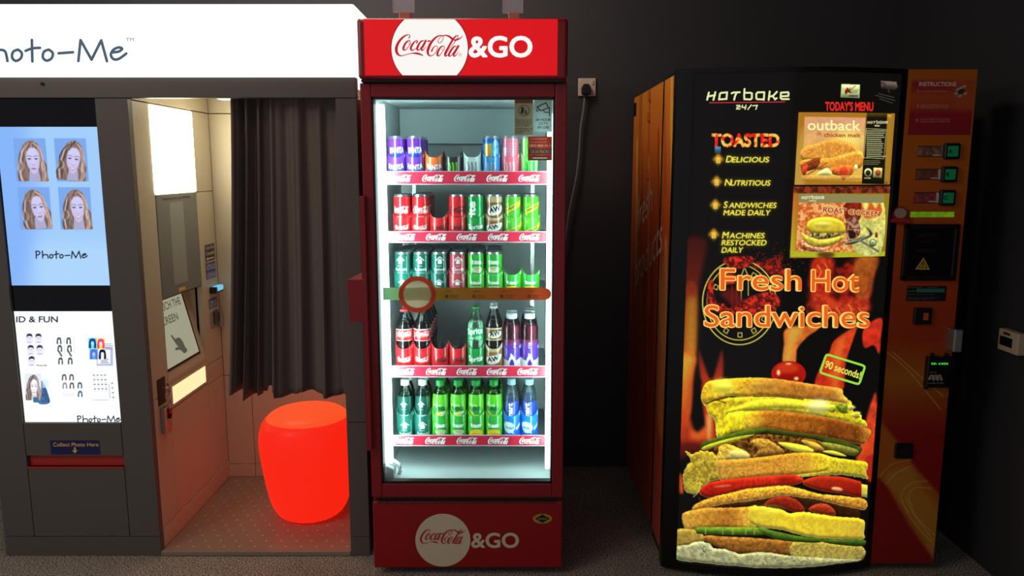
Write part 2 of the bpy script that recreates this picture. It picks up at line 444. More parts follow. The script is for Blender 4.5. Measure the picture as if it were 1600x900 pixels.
    def text(s, t, x, y, h, col, width=None, bold=0.02, shear=0.0, rot=0.0, align='l', alpha=1.0, glow=None, gr=3, noise=None):
        V, T = text2d(t, x, y, h, width, bold, shear, rot, align)
        if not len(V): return
        box, m = s.tris(V, T)
        if m is None: return
        if glow is not None:
            pd = int(gr*s.s*3); b2 = (max(0, box[0]-pd), min(s.w, box[1]+pd), max(0, box[2]-pd), min(s.h, box[3]+pd))
            g = np.zeros((b2[3]-b2[2], b2[1]-b2[0])); g[box[2]-b2[2]:box[3]-b2[2], box[0]-b2[0]:box[1]-b2[0]] = m
            s.put(b2, np.clip(blur(g, gr*s.s)*1.8, 0, 1), glow, 0.75)
        if noise is not None:
            n = np.clip((fbm(m.shape[0], m.shape[1], 5*s.s, 7)-0.5)*6+0.5, 0, 1)[..., None]
            col = np.asarray(col, float)*(1-n) + np.asarray(noise, float)*n
        s.put(box, m, col, alpha)
    def shapes(s, parts, col, alpha=1.0):
        for V, F in parts:
            T = []
            for f in F: T += [(f[0], f[i], f[i+1]) for i in range(1, len(f)-1)]
            box, m = s.tris(V, T)
            if m is not None: s.put(box, m, col, alpha)
    def scribble(s, x0, y0, x1, y1, rows, col, wd=1.0, seed=0, alpha=0.8):   # lines of print too small to read
        r = random.Random(seed)
        for i in range(rows):
            y = y0 + (y1-y0)*(i+0.5)/rows; x = x0; end = x0+(x1-x0)*r.uniform(0.7, 1.0)
            while x < end:
                l = (x1-x0)*r.uniform(0.06, 0.2); s.stroke([(x, y), (min(end, x+l), y)], wd, col, alpha, 0.5); x += l + (x1-x0)*0.04
def grid_sheet(name, pic, fmap, m, parent, cover=None, wrap=False):
    """fmap(i, j arrays) -> x, y, z arrays for grid columns i and rows j; faces off the cover are left out"""
    h, w = pic.h, pic.w; J, I = np.meshgrid(np.arange(h), np.arange(w), indexing='ij')
    X, Y, Z = fmap(I.astype(float), J.astype(float))
    co = np.stack([np.broadcast_to(X, (h, w)), np.broadcast_to(Y, (h, w)), np.broadcast_to(Z, (h, w))], -1).reshape(-1, 3)
    cols = np.arange(w if wrap else w-1); a = np.arange(h-1)[:, None]*w
    q = np.stack([a+cols, a+w+cols, a+w+(cols+1) % w, a+(cols+1) % w], -1)
    if cover is not None:
        ok = cover[:-1, :-1] & cover[1:, :-1] & cover[:-1, 1:] & cover[1:, 1:]; q = q[ok]
    q = q.reshape(-1, 4)
    me = bpy.data.meshes.new(name); me.vertices.add(len(co)); me.vertices.foreach_set('co', co.ravel())
    me.loops.add(q.size); me.loops.foreach_set('vertex_index', q.ravel().astype(np.int32))
    me.polygons.add(len(q)); me.polygons.foreach_set('loop_start', np.arange(0, q.size, 4, dtype=np.int32))
    me.polygons.foreach_set('use_smooth', np.ones(len(q), bool))
    me.update(calc_edges=True)
    c = np.clip(pic.a, 0, 255)/255.0; c = np.where(c <= 0.04045, c/12.92, ((c+0.055)/1.055)**2.4)
    at = me.attributes.new('ink', 'FLOAT_COLOR', 'POINT')
    at.data.foreach_set('color', np.concatenate([c, np.ones((h, w, 1))], -1).astype(np.float32).ravel())
    me.materials.append(m); me.validate()
    o = bpy.data.objects.new(name, me); C.objects.link(o)
    if parent is not None: o.parent = parent
    return o
def wall_print(x0, x1, z0, z1, Y, ppm, bg):
    """a flat print on the plane y = Y, authored in photo points; -> Pic, map for grid_sheet"""
    w, h = int((x1-x0)*ppm)+1, int((z1-z0)*ppm)+1
    def tf(u, v):
        x, z = P(u, v, Y); return (x-x0)*ppm, (z1-z)*ppm
    p = Pic(w, h, bg, tf, ppm*Y/FPX/0.985)
    return p, (lambda i, j: (x0+i/ppm, Y+0*i, z1-j/ppm))
def portrait(p, x, y, w, h, bg, skin, hair, tilt=0.0, smile=False, sk=0.0, turn=0.0):
    """an unknown woman's head and shoulders in a box; sk = sideways slant of the box, turn = face turned aside"""
    f = lambda a, b: (x + a*w + sk*b, y + b*h)
    def g(pts): return [f(min(.995, max(.005, 0.55+(a-0.55)*cos(tilt)-(b-0.55)*sin(tilt)*h/w)), min(.995, max(.005, 0.55+(a-0.55)*sin(tilt)*w/h+(b-0.55)*cos(tilt)))) for a, b in pts]
    skin = np.array(skin, float); hair = np.array(hair, float); hi = np.clip(hair*1.45+34, 0, 255); lo = hair*0.42
    p.poly([f(0,0),f(1,0),f(1,1),f(0,1)], bg, smooth=False)
    p.poly(g([(.50,.05),(.64,.07),(.78,.17),(.86,.33),(.90,.50),(.98,.62),(.97,.78),(1.0,.90),(.98,.995),(.60,.995),(.3,.995),(.10,.995),(.07,.86),(.13,.74),(.08,.62),(.16,.46),(.20,.30),(.30,.14)]), hair*1.05, hair*.9, noise=.5, cell=w*.035, seed=3, stretch=5)
    p.poly(g([(.44,.72),(.72,.72),(.76,.995),(.40,.995)]), skin*.84, smooth=False)
    c = turn
    p.poly(g([(.56+c,.215),(.68+c,.245),(.765+c,.35),(.78+c,.48),(.745+c,.64),(.68+c,.76),(.585+c,.83),(.49+c,.77),(.40+c,.65),(.355+c,.48),(.375+c,.35),(.45+c,.245)]), skin*1.02, skin*.96, soft=w*.006)
    r = random.Random(int(x*7+y))
    for k in range(26):               # waved locks on both sides, parted above the brow
        left = k % 2; t = k/26.0
        x0 = .53+.05*(t-.5); wv = .035*sin(k*1.7)
        if left: q = [(x0,.10),(.36-.10*t,.24),(.25-.10*t+wv,.46),(.27-.16*t-wv,.66),(.22-.13*t+wv,.82),(.27-.13*t,.99)]
        else: q = [(x0+.03,.10),(.72+.08*t,.22),(.80+.07*t+wv,.44),(.82+.10*t-wv,.66),(.84+.09*t+wv,.82),(.80+.12*t,.99)]
        p.stroke(g(q), w*r.uniform(.012, .035), (hi, lo, hair*1.2, hi)[k % 4], r.uniform(.35, .75), w*.012, True)
    p.stroke(g([(.52,.08),(.50,.13),(.44,.20),(.40,.28)]), w*.035, lo, .6, w*.02, True); p.stroke(g([(.54,.08),(.62,.15),(.71,.22)]), w*.03, lo, .5, w*.02, True)
    dk = skin*np.array((.36,.34,.42))
    for ex, sg in ((.455+c, 1), (.665+c, -1)):
        p.stroke(g([(ex-.075,.424-.006*sg),(ex,.408),(ex+.075,.424+.006*sg)]), w*.022, hair*.9, .75, w*.012, True)
        p.stroke(g([(ex-.055,.478),(ex,.468),(ex+.055,.478)]), w*.022, dk, .85, w*.008, True)
        p.ell(*g([(ex,.482)])[0], w*.026, h*.015, dk*.7); p.stroke(g([(ex-.05,.505),(ex+.05,.505)]), w*.015, skin*.82, .6, w*.01)
    p.stroke(g([(.585+c,.46),(.60+c,.58)]), w*.03, skin*1.07, .6, w*.03); p.stroke(g([(.535+c,.615),(.57+c,.628),(.62+c,.615)]), w*.018, skin*.7, .7, w*.012, True)
    p.ell(*g([(.44+c,.6)])[0], w*.055, h*.05, skin*np.array((1,.9,.95)), soft=w*.03, alpha=.5); p.ell(*g([(.70+c,.6)])[0], w*.05, h*.05, skin*np.array((1,.9,.95)), soft=w*.03, alpha=.5)
    lip = skin*np.array((.92,.64,.72))
    if smile:
        p.poly(g([(.47+c,.68),(.57+c,.70),(.67+c,.675),(.63+c,.735),(.57+c,.75),(.51+c,.735)]), lip); p.poly(g([(.495+c,.692),(.57+c,.706),(.65+c,.688),(.61+c,.72),(.53+c,.722)]), (246,244,252))
    else:
        p.poly(g([(.485+c,.70),(.545+c,.682),(.57+c,.688),(.60+c,.682),(.655+c,.698),(.60+c,.728),(.54+c,.729)]), lip); p.stroke(g([(.49+c,.702),(.57+c,.706),(.65+c,.70)]), w*.01, lip*.7, .8, w*.006, True)
def tiny_face(p, x, y, w, h, hair, bg=None, long=True):
    if bg is not None: p.rect(x, y, x+w, y+h, bg)
    if long:
        p.poly([(x+.5*w,y+.05*h),(x+.85*w,y+.2*h),(x+.95*w,y+.9*h),(x+.7*w,y+.95*h),(x+.66*w,y+.4*h),(x+.36*w,y+.4*h),(x+.32*w,y+.95*h),(x+.06*w,y+.9*h),(x+.15*w,y+.2*h)], hair)
    else:
        p.poly([(x+.5*w,y+.04*h),(x+.82*w,y+.14*h),(x+.88*w,y+.45*h),(x+.72*w,y+.3*h),(x+.3*w,y+.3*h),(x+.13*w,y+.45*h),(x+.18*w,y+.14*h)], hair)
        p.poly([(x+.15*w,y+.98*h),(x+.3*w,y+.82*h),(x+.7*w,y+.82*h),(x+.86*w,y+.98*h)], (205,200,225), smooth=False)
        p.stroke([(x+.36*w,y+.5*h),(x+.42*w,y+.5*h)], w*.06, (120,110,130)); p.stroke([(x+.58*w,y+.5*h),(x+.64*w,y+.5*h)], w*.06, (120,110,130))

# ------------------------------------------------------------------ the hall
def carpet():
    m = bpy.data.materials.new('flecked_carpet'); m.use_nodes = True; nt = m.node_tree; b = nt.nodes['Principled BSDF']
    tc = nt.nodes.new('ShaderNodeTexCoord'); n1 = nt.nodes.new('ShaderNodeTexNoise'); n1.inputs['Scale'].default_value = 170; n1.inputs['Detail'].default_value = 3
    n2 = nt.nodes.new('ShaderNodeTexNoise'); n2.inputs['Scale'].default_value = 9; n2.inputs['Detail'].default_value = 3
    r = nt.nodes.new('ShaderNodeValToRGB'); r.color_ramp.elements[0].position = .36; r.color_ramp.elements[1].position = .68
    r.color_ramp.elements[0].color = lin((66, 62, 62)); r.color_ramp.elements[1].color = lin((236, 220, 202))
    mx = nt.nodes.new('ShaderNodeMix'); mx.data_type = 'RGBA'; mx.blend_type = 'MULTIPLY'; mx.inputs[0].default_value = .35
    bp = nt.nodes.new('ShaderNodeBump'); bp.inputs['Strength'].default_value = .8; bp.inputs['Distance'].default_value = .008
    for n in (n1, n2): nt.links.new(tc.outputs['Object'], n.inputs['Vector'])
    nt.links.new(n1.outputs['Fac'], r.inputs[0]); nt.links.new(r.outputs[0], mx.inputs[6]); nt.links.new(n2.outputs['Fac'], mx.inputs[7])
    nt.links.new(mx.outputs[2], b.inputs['Base Color']); nt.links.new(n1.outputs['Fac'], bp.inputs['Height']); nt.links.new(bp.outputs[0], b.inputs['Normal'])
    b.inputs['Roughness'].default_value = .95; b.inputs['Specular IOR Level'].default_value = .1
    return m
XR = 1.79; YW = 3.72
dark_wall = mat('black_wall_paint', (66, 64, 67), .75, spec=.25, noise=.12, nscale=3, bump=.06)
struct(MB().box(-3.6, XR + .1, 0.0, YW + .1, -.05, 0).build('floor', carpet()))
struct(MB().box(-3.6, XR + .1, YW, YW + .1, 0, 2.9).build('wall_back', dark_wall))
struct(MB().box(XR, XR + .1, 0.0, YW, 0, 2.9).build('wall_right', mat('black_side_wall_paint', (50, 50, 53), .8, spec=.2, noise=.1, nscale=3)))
struct(MB().box(-3.6, XR + .1, 0.0, YW + .1, 2.9, 3.0).build('ceiling', mat('dark_ceiling', (60, 60, 62), .9)))

# ------------------------------------------------------------------ photo booth
taupe = mat('taupe_laminate', (96, 89, 85), .42, spec=.35, noise=.03, nscale=25)
taupe_lit = mat('taupe_laminate_lit', (204, 192, 166), .38, spec=.4)  # same laminate as outside; interior light put into a paler colour
black = mat('black_plastic', (14, 14, 15), .4)
dark_gap = mat('dark_backing', (10, 10, 10), .9)
steel = mat('brushed_steel', (190, 186, 180), .3, metal=1.0)
YB, XB0, XB1, XC, XJ = 2.81, -1.98, -.555, -1.373, -.63
YK = 3.57; ZO, ZS, ZT = 1.748, 1.821, 2.066
booth = thing('photo_booth', 'taupe instant photo booth with white lit roof sign and open curtained doorway', 'photo booth', (-1.27, 3.2, 0))
bpy.context.view_layer.update()
def bp(o, parent=booth): return keep(o, parent)
g = .0012
SX0, SX1 = -1.862, -1.490
fp = bp(MB().box(XB0, SX0-g, YB, YB+.03, .082, ZO-g).box(SX1+g, XC, YB, YB+.03, .082, ZO-g)
   .box(SX0+g, SX1-g, YB, YB+.03, .082, .365).box(SX0+g, SX1-g, YB, YB+.03, .4115, .541)
   .build('front_panel', taupe, bevel=.0012))
bp(MB().box(XB0+.01, SX0-.06, YB+.031, YK, .01, ZS).box(SX0-.06, -1.56, YB+.06, YK, .01, ZS).box(SX0-.06, -1.52, YB+.031, YB+.045, .082, .36)
   .box(SX0-.06, -1.52, YB+.031, YB+.045, .42, .55).box(-1.56, XC-.021, YB+.031, YB+.06, .01, ZS).build('carcass', dark_gap))
bp(MB().box(XB0, XC, YB, YB+.03, 0, .079).box(XB0, XB0+.01, YB+.03, YK, 0, .079).build('plinth', taupe, bevel=.0015))
slot = bp(MB().box(SX0+g, SX1-g, YB+.002, YB+.06, .360, .365).box(SX0+g, SX1-g, YB+.018, YB+.024, .360, .4115).box(SX0+g, SX1-g, YB-.003, YB+.003, .361, .3665).build('delivery_slot', mat('red_slot_lining', (190, 52, 40), .35)))
st_, sm_ = wall_print(xu(79.5,700,YB), xu(156.5,700,YB), zv(710,YB), zv(688,YB), YB-.0012, 900, (24, 26, 92))
st_.text('Collect Photo Here', 83, 697.5, 6.2, (228,190,90), width=71, bold=.03)
st_.stroke([(117,700),(117,704)], 3, (228,190,90)); st_.poly([(112.5,703.5),(121.5,703.5),(117,708.5)], (228,190,90), smooth=False)
setlabel(bp(grid_sheet('instruction_sticker', st_, sm_, print_mat('printed_sticker', .45), None)), 'blue sticker with yellow lettering and arrow above the slot')
lockh = bp(MB().box(0,0,0,0,0,0).build('lock_hole', black))
bpy.data.objects.remove(lockh)
lx, lz = P(65, 131, YB-.01)
# portrait screen behind dark glass
bp(MB().box(SX0+g, SX1-g, YB+.012, YB+.03, .974, ZO-.002).build('screen_glass', mat('black_glass', (6, 7, 14), .08, spec=.35)))
zs0, zs1 = zv(447, YB), zv(198, YB)
sc, scm = wall_print(SX0+.004, SX1-.001, zs0, zs1, YB+.0105, 700, (160, 203, 250))
sc.poly([(-80,190),(40,190),(60,330),(40,455),(-80,455)], (120,170,250), smooth=False, soft=14, alpha=.7)
sc.poly([(60,380),(190,380),(190,460),(60,460)], (176,216,253), smooth=False, soft=12, alpha=.8)
pk = dict(bg=(122,168,236), skin=(206,202,244), hair=(136,112,102))
portrait(sc, 20.2, 216, 50.5, 67.5, sk=5.3, **pk); portrait(sc, 84, 216, 50, 67.5, tilt=.16, turn=-.02, smile=True, sk=5, **pk)
portrait(sc, 27, 292.5, 50, 66, tilt=-.12, turn=.05, sk=5, **pk); portrait(sc, 90.5, 292.5, 50, 66, smile=True, sk=4.5, **pk)
sc.shapes(photo2d(71.5, 388.5, .0452, 42), (28, 34, 52))
display = bp(grid_sheet('display', sc, scm, print_mat('screen_light', .3, glow=1.0), None))
setlabel(display, 'lit blue screen showing four portraits of a woman')
# lit price poster
zp0, zp1 = zv(661, YB), .9725
po, pom = wall_print(SX0+.003, SX1-.001, zp0, zp1, YB+.009, 800, (252, 255, 255))
po.text('ID & FUN', 25.5, 503.5, 9.6, (32, 44, 66), width=65, bold=.03)
hk = (48, 44, 66)
for x, y in ((40,520.5),(54,520.5),(42,538.5),(56,538.5),(43.5,556)): tiny_face(po, x, y, 12, 16, hk, (236,234,247), long=False)
po.shapes(photo2d(60.5, 569, .009, 60), (90,90,120))
for x in (88, 103): 
    for i, y in enumerate((526.5, 538.5, 558)): tiny_face(po, x+i*1.2, y, 8.5, 11.5, (70,84,88))
    po.stroke([(x+4,549),(x+8,556)], 3, (96,110,112)); po.stroke([(x+12,528),(x+13,552)], 1, (215,215,225))
po.rect(151,542,176.5,571.5,(176,190,220)); po.rect(152.5,545,172.5,568.5,(246,248,255)); po.scribble(158,560,172,568,3,(90,90,110),1.2,3)
for x, y, b, hc in ((138,528,(90,235,190),(15,50,170)),(151,528.5,(255,225,60),(235,60,150)),(140,545,(80,170,240),(90,110,215)),(153.5,545,(250,250,255),(15,20,50))):
    po.rect(x, y, x+13, y+16.5, b); tiny_face(po, x, y, 13, 16.5, hc); po.ell(x+6.5, y+8.5, 2.4, 3.4, np.array(b)*.5+120)
po.scribble(164,536,177,547,4,(120,120,150),1.1,8)
po.poly([(63,594),(70,602),(76,618),(77,630),(60,630),(62,610)], (60,100,150), noise=.4, cell=3); po.rect(66,592,76,606,(214,232,244),alpha=.7)
portrait(po, 38.5, 583.5, 26, 42, bg=(228,234,244), skin=(250,246,250), hair=(130,116,110))
po.rect(52,620.5,60,629,(60,110,150))
for x, y, c in ((96,584,(100,96,104)),(107.5,584,(100,96,104)),(97,597,(150,150,160)),(108,597,(100,96,104)),(120.5,596.5,(70,104,130)),(121,610,(70,104,130))): tiny_face(po, x, y, 8.5, 10.5, c)
po.rect(98,613,116,620,(240,241,246))
for r_ in range(4):
    for c_ in range(4): tiny_face(po, 144.5+5.8*c_+.6*r_, 585+7.2*r_, 4.4, 5.5, (80,80,96), long=False)
    tiny_face(po, 173+.6*r_, 597.5+7.4*r_, 4.4, 5.5, (80,80,96), long=False)
po.scribble(146,623,176,627,1,(160,160,175),1,4); po.stroke([(170,600),(172,622)],.8,(150,150,165))
po.shapes(photo2d(134, 646.5, .0378, 44), (38, 58, 70))
setlabel(bp(grid_sheet('price_poster', po, pom, print_mat('poster_light', .35, glow=1.05), None)), 'white backlit poster of sample photo sheets')
# fascia, roof, jamb, platform, back
fa = bp(MB().box(XB0, XB1, YB-.004, YB+.035, ZO, ZS-.002).build('fascia_beam', taupe, bevel=.002))
lk = MB(); lk.lathe([(.0001,0),(.006,0),(.006,.004),(.0045,.004),(.0045,.001),(.0001,.001)], n=20)
lk.v = [(lx+a, YB-.0045-c, lz+b) for a, b, c in lk.v]; keep(lk.build('lock', mat('dark_metal', (60,58,56), .4, metal=.8)), fa)
bp(MB().box(XJ, XB1, YB, YK, .002, .078).box(XJ, XB1, YB, YK, .080, zv(660,YB)-g).box(XJ, XB1, YB, YK, zv(660,YB)+g, ZO-.001).build('right_wall', taupe, bevel=.0015))
bp(MB().box(XB0, XB1, YK, YK+.02, 0, ZS).build('rear_skin', taupe))
zc = 1.816
bw = MB()
bx0 = -1.245
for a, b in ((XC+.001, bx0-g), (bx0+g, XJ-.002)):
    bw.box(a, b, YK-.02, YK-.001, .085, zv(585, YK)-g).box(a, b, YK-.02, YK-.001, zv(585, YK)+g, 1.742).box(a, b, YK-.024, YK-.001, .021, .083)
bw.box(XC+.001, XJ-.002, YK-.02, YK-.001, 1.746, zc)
bp(bw.build('back_panel', taupe_lit, bevel=.001))
bp(MB().box(XC+.003, XJ-.003, YK-.008, YK-.0005, .02, zc).build('panel_backing', dark_gap))
ceil_ = bp(MB().box(XC-.02, XJ, YB+.036, YK-.001, zc, ZS-.001).build('ceiling_panel', mat('booth_ceiling', (205, 190, 160), .6)))
keep(MB().box(-1.23, -.90, 3.21, 3.33, 1.785, zc-.001).build('ceiling_lamp', emit('cool_tube_light', (255, 250, 232), 9.0), bevel=.006), ceil_)
# console wall on the left inside the booth
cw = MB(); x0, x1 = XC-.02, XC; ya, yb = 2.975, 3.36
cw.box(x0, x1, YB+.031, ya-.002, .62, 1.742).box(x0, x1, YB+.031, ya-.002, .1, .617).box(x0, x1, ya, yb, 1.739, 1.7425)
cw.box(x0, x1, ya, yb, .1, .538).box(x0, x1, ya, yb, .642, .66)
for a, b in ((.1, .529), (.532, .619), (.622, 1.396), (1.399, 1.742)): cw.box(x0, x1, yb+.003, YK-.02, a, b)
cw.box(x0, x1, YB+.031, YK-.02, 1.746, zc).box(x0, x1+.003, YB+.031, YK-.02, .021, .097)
console = bp(cw.build('console_wall', taupe_lit, bevel=.001))
bp(MB().box(x0-.012, x0-.002, YB+.031, YK-.02, .02, .655).box(x0-.012, x0-.002, YB+.031, YK-.02, .987, zc).box(x0-.012, x0-.002, yb, YK-.02, .65, .99).box(x0-.012, x0-.002, YB+.031, ya-.003, .65, .99).build('console_backing', dark_gap))
lp = bp(MB().box(x0, x1+.004, ya, yb, 1.4025, 1.738).build('flash_panel', emit('warm_flash_light', (255, 248, 214), 9.0), bevel=.003))
setlabel(lp, 'bright warm flash light panel')
mirror = bp(MB().box(x0, x1+.002, ya, yb, .99, 1.399).build('mirror_panel', mat('grey_glass', (112, 118, 120), .15, spec=.6), bevel=.002))
keep(MB().box(x1, x1+.0025, 3.085, 3.215, 1.03, 1.365).build('camera_window', mat('pale_grey_glass', (150, 155, 153), .2)), mirror)
Yl = lambda X: (lambda a, b: (X, a, b))
Vt, Tt = text2d('Please Close The Curtain Before Using The Photobooth', 0, 0, .010, .27, .02)
keep(sheet([(x1+.004, 3.03+a, 1.376-b) for a, b in Vt], Tt, 'caption', mat('pale_gold_print', (235, 220, 170), .5), None), mirror)
keep(MB().box(x1, x1+.003, 3.12, 3.185, .998, 1.012).build('yellow_sticker', mat('yellow_sticker', (226, 200, 60), .5)), mirror)
# recessed sloping touch screen
D = .078
slope = lambda y, t, o=0.0: (XC - D*(1-t) + o*.97, y, .985 - .325*t + o*.23)
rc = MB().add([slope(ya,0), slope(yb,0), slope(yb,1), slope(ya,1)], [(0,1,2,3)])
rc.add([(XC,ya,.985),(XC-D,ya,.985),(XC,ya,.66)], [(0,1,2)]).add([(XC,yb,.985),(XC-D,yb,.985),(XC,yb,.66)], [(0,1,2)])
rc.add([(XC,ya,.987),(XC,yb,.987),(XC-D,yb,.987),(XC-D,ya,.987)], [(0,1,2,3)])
bp(rc.build('screen_recess', taupe_lit))
bz = bp(MB().add([slope(y,t,.003) for y,t in ((2.985,.04),(3.315,.04),(3.315,.90),(2.985,.90))], [(0,1,2,3)]).build('touch_screen', black))
keep(sheet([slope(y,t,.0045) for y,t in ((2.99,.06),(3.30,.06),(3.30,.87),(2.99,.87))], [(0,1,2,3)], 'screen_face', emit('pale_screen_light', (168, 166, 140), .85), None), bz)
tp = []
for s_, yy, h_, w_ in (('TOUCH THE', .20, .10, .24), ('SCREEN', .37, .10, .17)):
    tp.append(text2d(s_, .03 if s_[0] == 'T' else .035, yy, h_, w_, .02))
hand = spline([(.075,.48),(.088,.47),(.115,.56),(.135,.555),(.16,.565),(.18,.60),(.195,.68),(.20,.76),(.215,.84),(.165,.86),(.145,.80),(.115,.755),(.085,.745),(.075,.715),(.10,.70),(.118,.71),(.10,.62)], True, 4)
hand = [((a-.15)*.72+.150, (b-.68)*.72+.665) for a, b in hand]
ink_ = emit('grey_screen_ink', (100, 100, 88), .55)
for v_, f_ in tp: keep(sheet([slope(3.0+a, b, .0055) for a, b in v_], f_, 'screen_text', ink_, None), bz)
keep(sheet([slope(3.0+a, b, .0055) for a, b in hand], [tuple(range(len(hand)))], 'pointing_hand', ink_, None), bz)
ll = bp(MB().box(x0, x1+.002, ya, yb, .543, .640).build('lower_light', mat('frosted_light_frame', (205, 200, 165), .5), bevel=.002))
for a in (3.06, 3.27):
    pass
keep(MB().box(x1, x1+.004, ya+.025, yb-.025, .556, .628).build('diffuser', emit('warm_lower_light', (252, 240, 178), 1.0), bevel=.002), ll)
# stickers, card mouth and coin return on the far column
stk = MB()
def col_print(name, y0, y1, z0, z1, bg, rows, col, lab):
    p = Pic(60, 44, bg, k=1)
    n = len(rows)
    for i, r in enumerate(rows):
        if r == '<': p.stroke([(14, 44*(i+.5)/n), (52, 44*(i+.5)/n)], 4, col); p.poly([(4,44*(i+.5)/n),(16,44*(i+.5)/n-6),(16,44*(i+.5)/n+6)], col, smooth=False)
        else: p.text(r, 4, 44*(i+.85)/n, 44/n*.66, col, width=52, bold=.03)
    o = bp(grid_sheet(name, p, lambda i, j: (x1+.0015+0*i, y0+(y1-y0)*i/59, z1-(z1-z0)*j/43), print_mat('printed_sticker'), None)); setlabel(o, lab)
col_print('sticker', 3.415, 3.525, 1.085, 1.160, (34, 36, 110), ['Collect Photo', 'Outside', '<'], (235,205,80), 'blue sticker with yellow lettering and arrow')
col_print('sticker', 3.415, 3.525, 1.005, 1.078, (60, 64, 140), ['ACCEPT $10,$5 & $2', 'NOTES NO CHANGE'], (225,225,235), 'blue and white banknote sticker')
col_print('sticker', 3.425, 3.52, .868, .912, (70, 76, 150), ['ACCEPT $1 COIN'], (225,225,235), 'blue and white coin sticker')
cm = bp(MB().box(x1, x1+.03, 3.44, 3.53, .937, .965).build('note_mouth', black, bevel=.004))
keep(MB().box(x1+.006, x1+.034, 3.46, 3.525, .945, .968).build('mouth_light', emit('cyan_mouth_light', (120, 200, 235), .9), bevel=.004), cm)
cr = bp(MB().box(x1, x1+.004, 3.43, 3.545, .775, .85).build('coin_return', steel, bevel=.002))
keep(MB().box(x1+.004, x1+.010, 3.465, 3.50, .79, .855).build('coin_slot', mat('worn_metal', (110,105,98), .4, metal=.8), bevel=.002), cr)
keep(MB().box(x1+.004, x1+.02, 3.51, 3.54, .77, .84).build('return_lever', steel, bevel=.004), cr)
bp(MB().box(x1, x1+.002, 3.455, 3.50, .40, .475).build('access_flap', taupe_lit, bevel=.001))
mk = photo2d(0, 0, .00006, 34)
V_, F_ = merge2d(mk)
bp(sheet([(x1+.001, 3.44+a, .245-b) for a, b in V_], F_, 'embossed_wordmark', mat('pale_emboss', (190,172,150), .4), None))
# door latch and lock on the near post
hasp = bp(MB().box(x1-.001, x1+.001, 2.875, 2.945, .585, .69).build('latch_recess', black))
keep(MB().box(x1, x1+.022, 2.885, 2.94, .47, .575).build('lock_case', steel, bevel=.004), hasp)
kk = MB(); kk.lathe([(.0001,.0),(.010,.0),(.010,.006),(.0001,.006)], n=20); kk.v = [(x1+.022+c, 2.915+a, .535+b) for a, b, c in kk.v]
keep(kk.build('keyhole', mat('dark_metal', (60,58,56))), hasp)
# platform
pf = bp(MB().box(XC, XJ, YB-.002, YK-.02, .001, .02).build('platform', mat('floor_vinyl', (150, 128, 112), .45, noise=.05, nscale=30), bevel=.003))
fl = Pic(int((XJ-XC-.01)*420), int((YK-YB-.04)*420), (150, 128, 112), k=420.0)
for i in range(12):
    for j in range(16): fl.ell(.045+.061*i + (.03 if j % 2 else 0), .028+.046*j, .0045, .0045, (212, 198, 182))
keep(grid_sheet('tread_sheet', fl, lambda i, j: (XC+.005+i/420, YB+.01+j/420, .0203+0*i), print_mat('studded_vinyl', .42), None), pf)
# roof sign
sg = bp(MB().box(XB0, XB1+.008, YB-.02, YK, ZS, ZT).build('roof_sign', emit('white_sign_light', (255, 255, 255), 1.35), bevel=.012, seg=3))
setlabel(sg, 'white glowing sign box with handwritten dark blue lettering')
fs = front(YB-.0215)
keep(plate(photo2d(0, 50, 1/7.27, 33), fs, 'lettering', emit('slate_sign_ink', (62, 86, 104), 1.0), None), sg)
keep(plate([text2d('TM', 197, 64.5, 5.8, 12, .01)], fs, 'trademark', emit('slate_sign_ink', (62, 86, 104)), None), sg)
rail = bp(MB().tube([(XC+.01, 2.885, 1.798), (XJ, 2.885, 1.798)], .008).build('curtain_rail', steel))

# padlock ring and keys hanging on the latch
ky = thing('hanging_keys', 'small steel ring with red-tagged keys hanging from the booth latch', 'keys', (x1+.02, 2.91, .63))
bpy.context.view_layer.update()
ring = [(x1+.022+.004*sin(t), 2.913+.018*cos(t), .628+.026*sin(t)) for t in np.linspace(0, 2*pi, 24)]
keep(MB().tube(ring, .0028, 8).build('ring', steel), ky)
ring2 = [(x1+.026, 2.917+.013*cos(t), .585+.02*sin(t)) for t in np.linspace(0, 2*pi, 20)]
keep(MB().tube(ring2, .002, 8).build('key_loop', steel), ky)
keep(MB().prism([(x1+.024,2.905,.565),(x1+.024,2.93,.568),(x1+.024,2.926,.53),(x1+.024,2.912,.535)], (.004,0,0)).build('red_tag', mat('red_tag', (190, 40, 30), .5)), ky)
keep(MB().tube([(x1+.012,2.90,.655),(x1+.03,2.905,.648),(x1+.03,2.925,.645),(x1+.012,2.935,.66)], .003, 8).build('hook', steel), ky)

# curtain
def curtain():
    nx, nz = 220, 40; z0, z1 = zv(617, 2.875), 1.784
    vs = []; fs_ = []
    for j in range(nz+1):
        t = j/nz
        for i in range(nx+1):
            s_ = i/nx
            xl = -1.022 - .062*t**1.3; xr = XJ-.004
            ph = 2*pi*(3.1*min(s_/.36, 1.0) + 3.0*max(0, (s_-.36)/.64)) 
            dense = max(0.0, 1 - s_/.40)
            a = (.010+.012*t) + (.012+.016*t)*min(1, dense*1.6)
            y = 2.888 - a*sin(ph+.5) - .35*a*sin(2.3*ph+1.1+.6*t) + .006*sin(9*s_+2*t)
            x = xl + (xr-xl)*s_ + .35*a*cos(ph+.5) * min(1, s_*9, (1-s_)*9)
            z = z1 + (z0-z1)*t + (t**6)*(.012*sin(ph*.5+.4) + (.022 if .30 < s_ < .36 else 0))
            vs.append((x, min(y, 2.945), z))
    for j in range(nz):
        for i in range(nx): fs_.append((j*(nx+1)+i, j*(nx+1)+i+1, (j+1)*(nx+1)+i+1, (j+1)*(nx+1)+i))
    m = MB().add(vs, fs_, True)
    o = m.build('curtain', mat('brown_curtain_cloth', (112, 99, 94), .85, spec=.15, noise=.06, nscale=120, bump=.05))
    k = o.modifiers.new('thickness', 'SOLIDIFY'); k.thickness = .0035
    return o
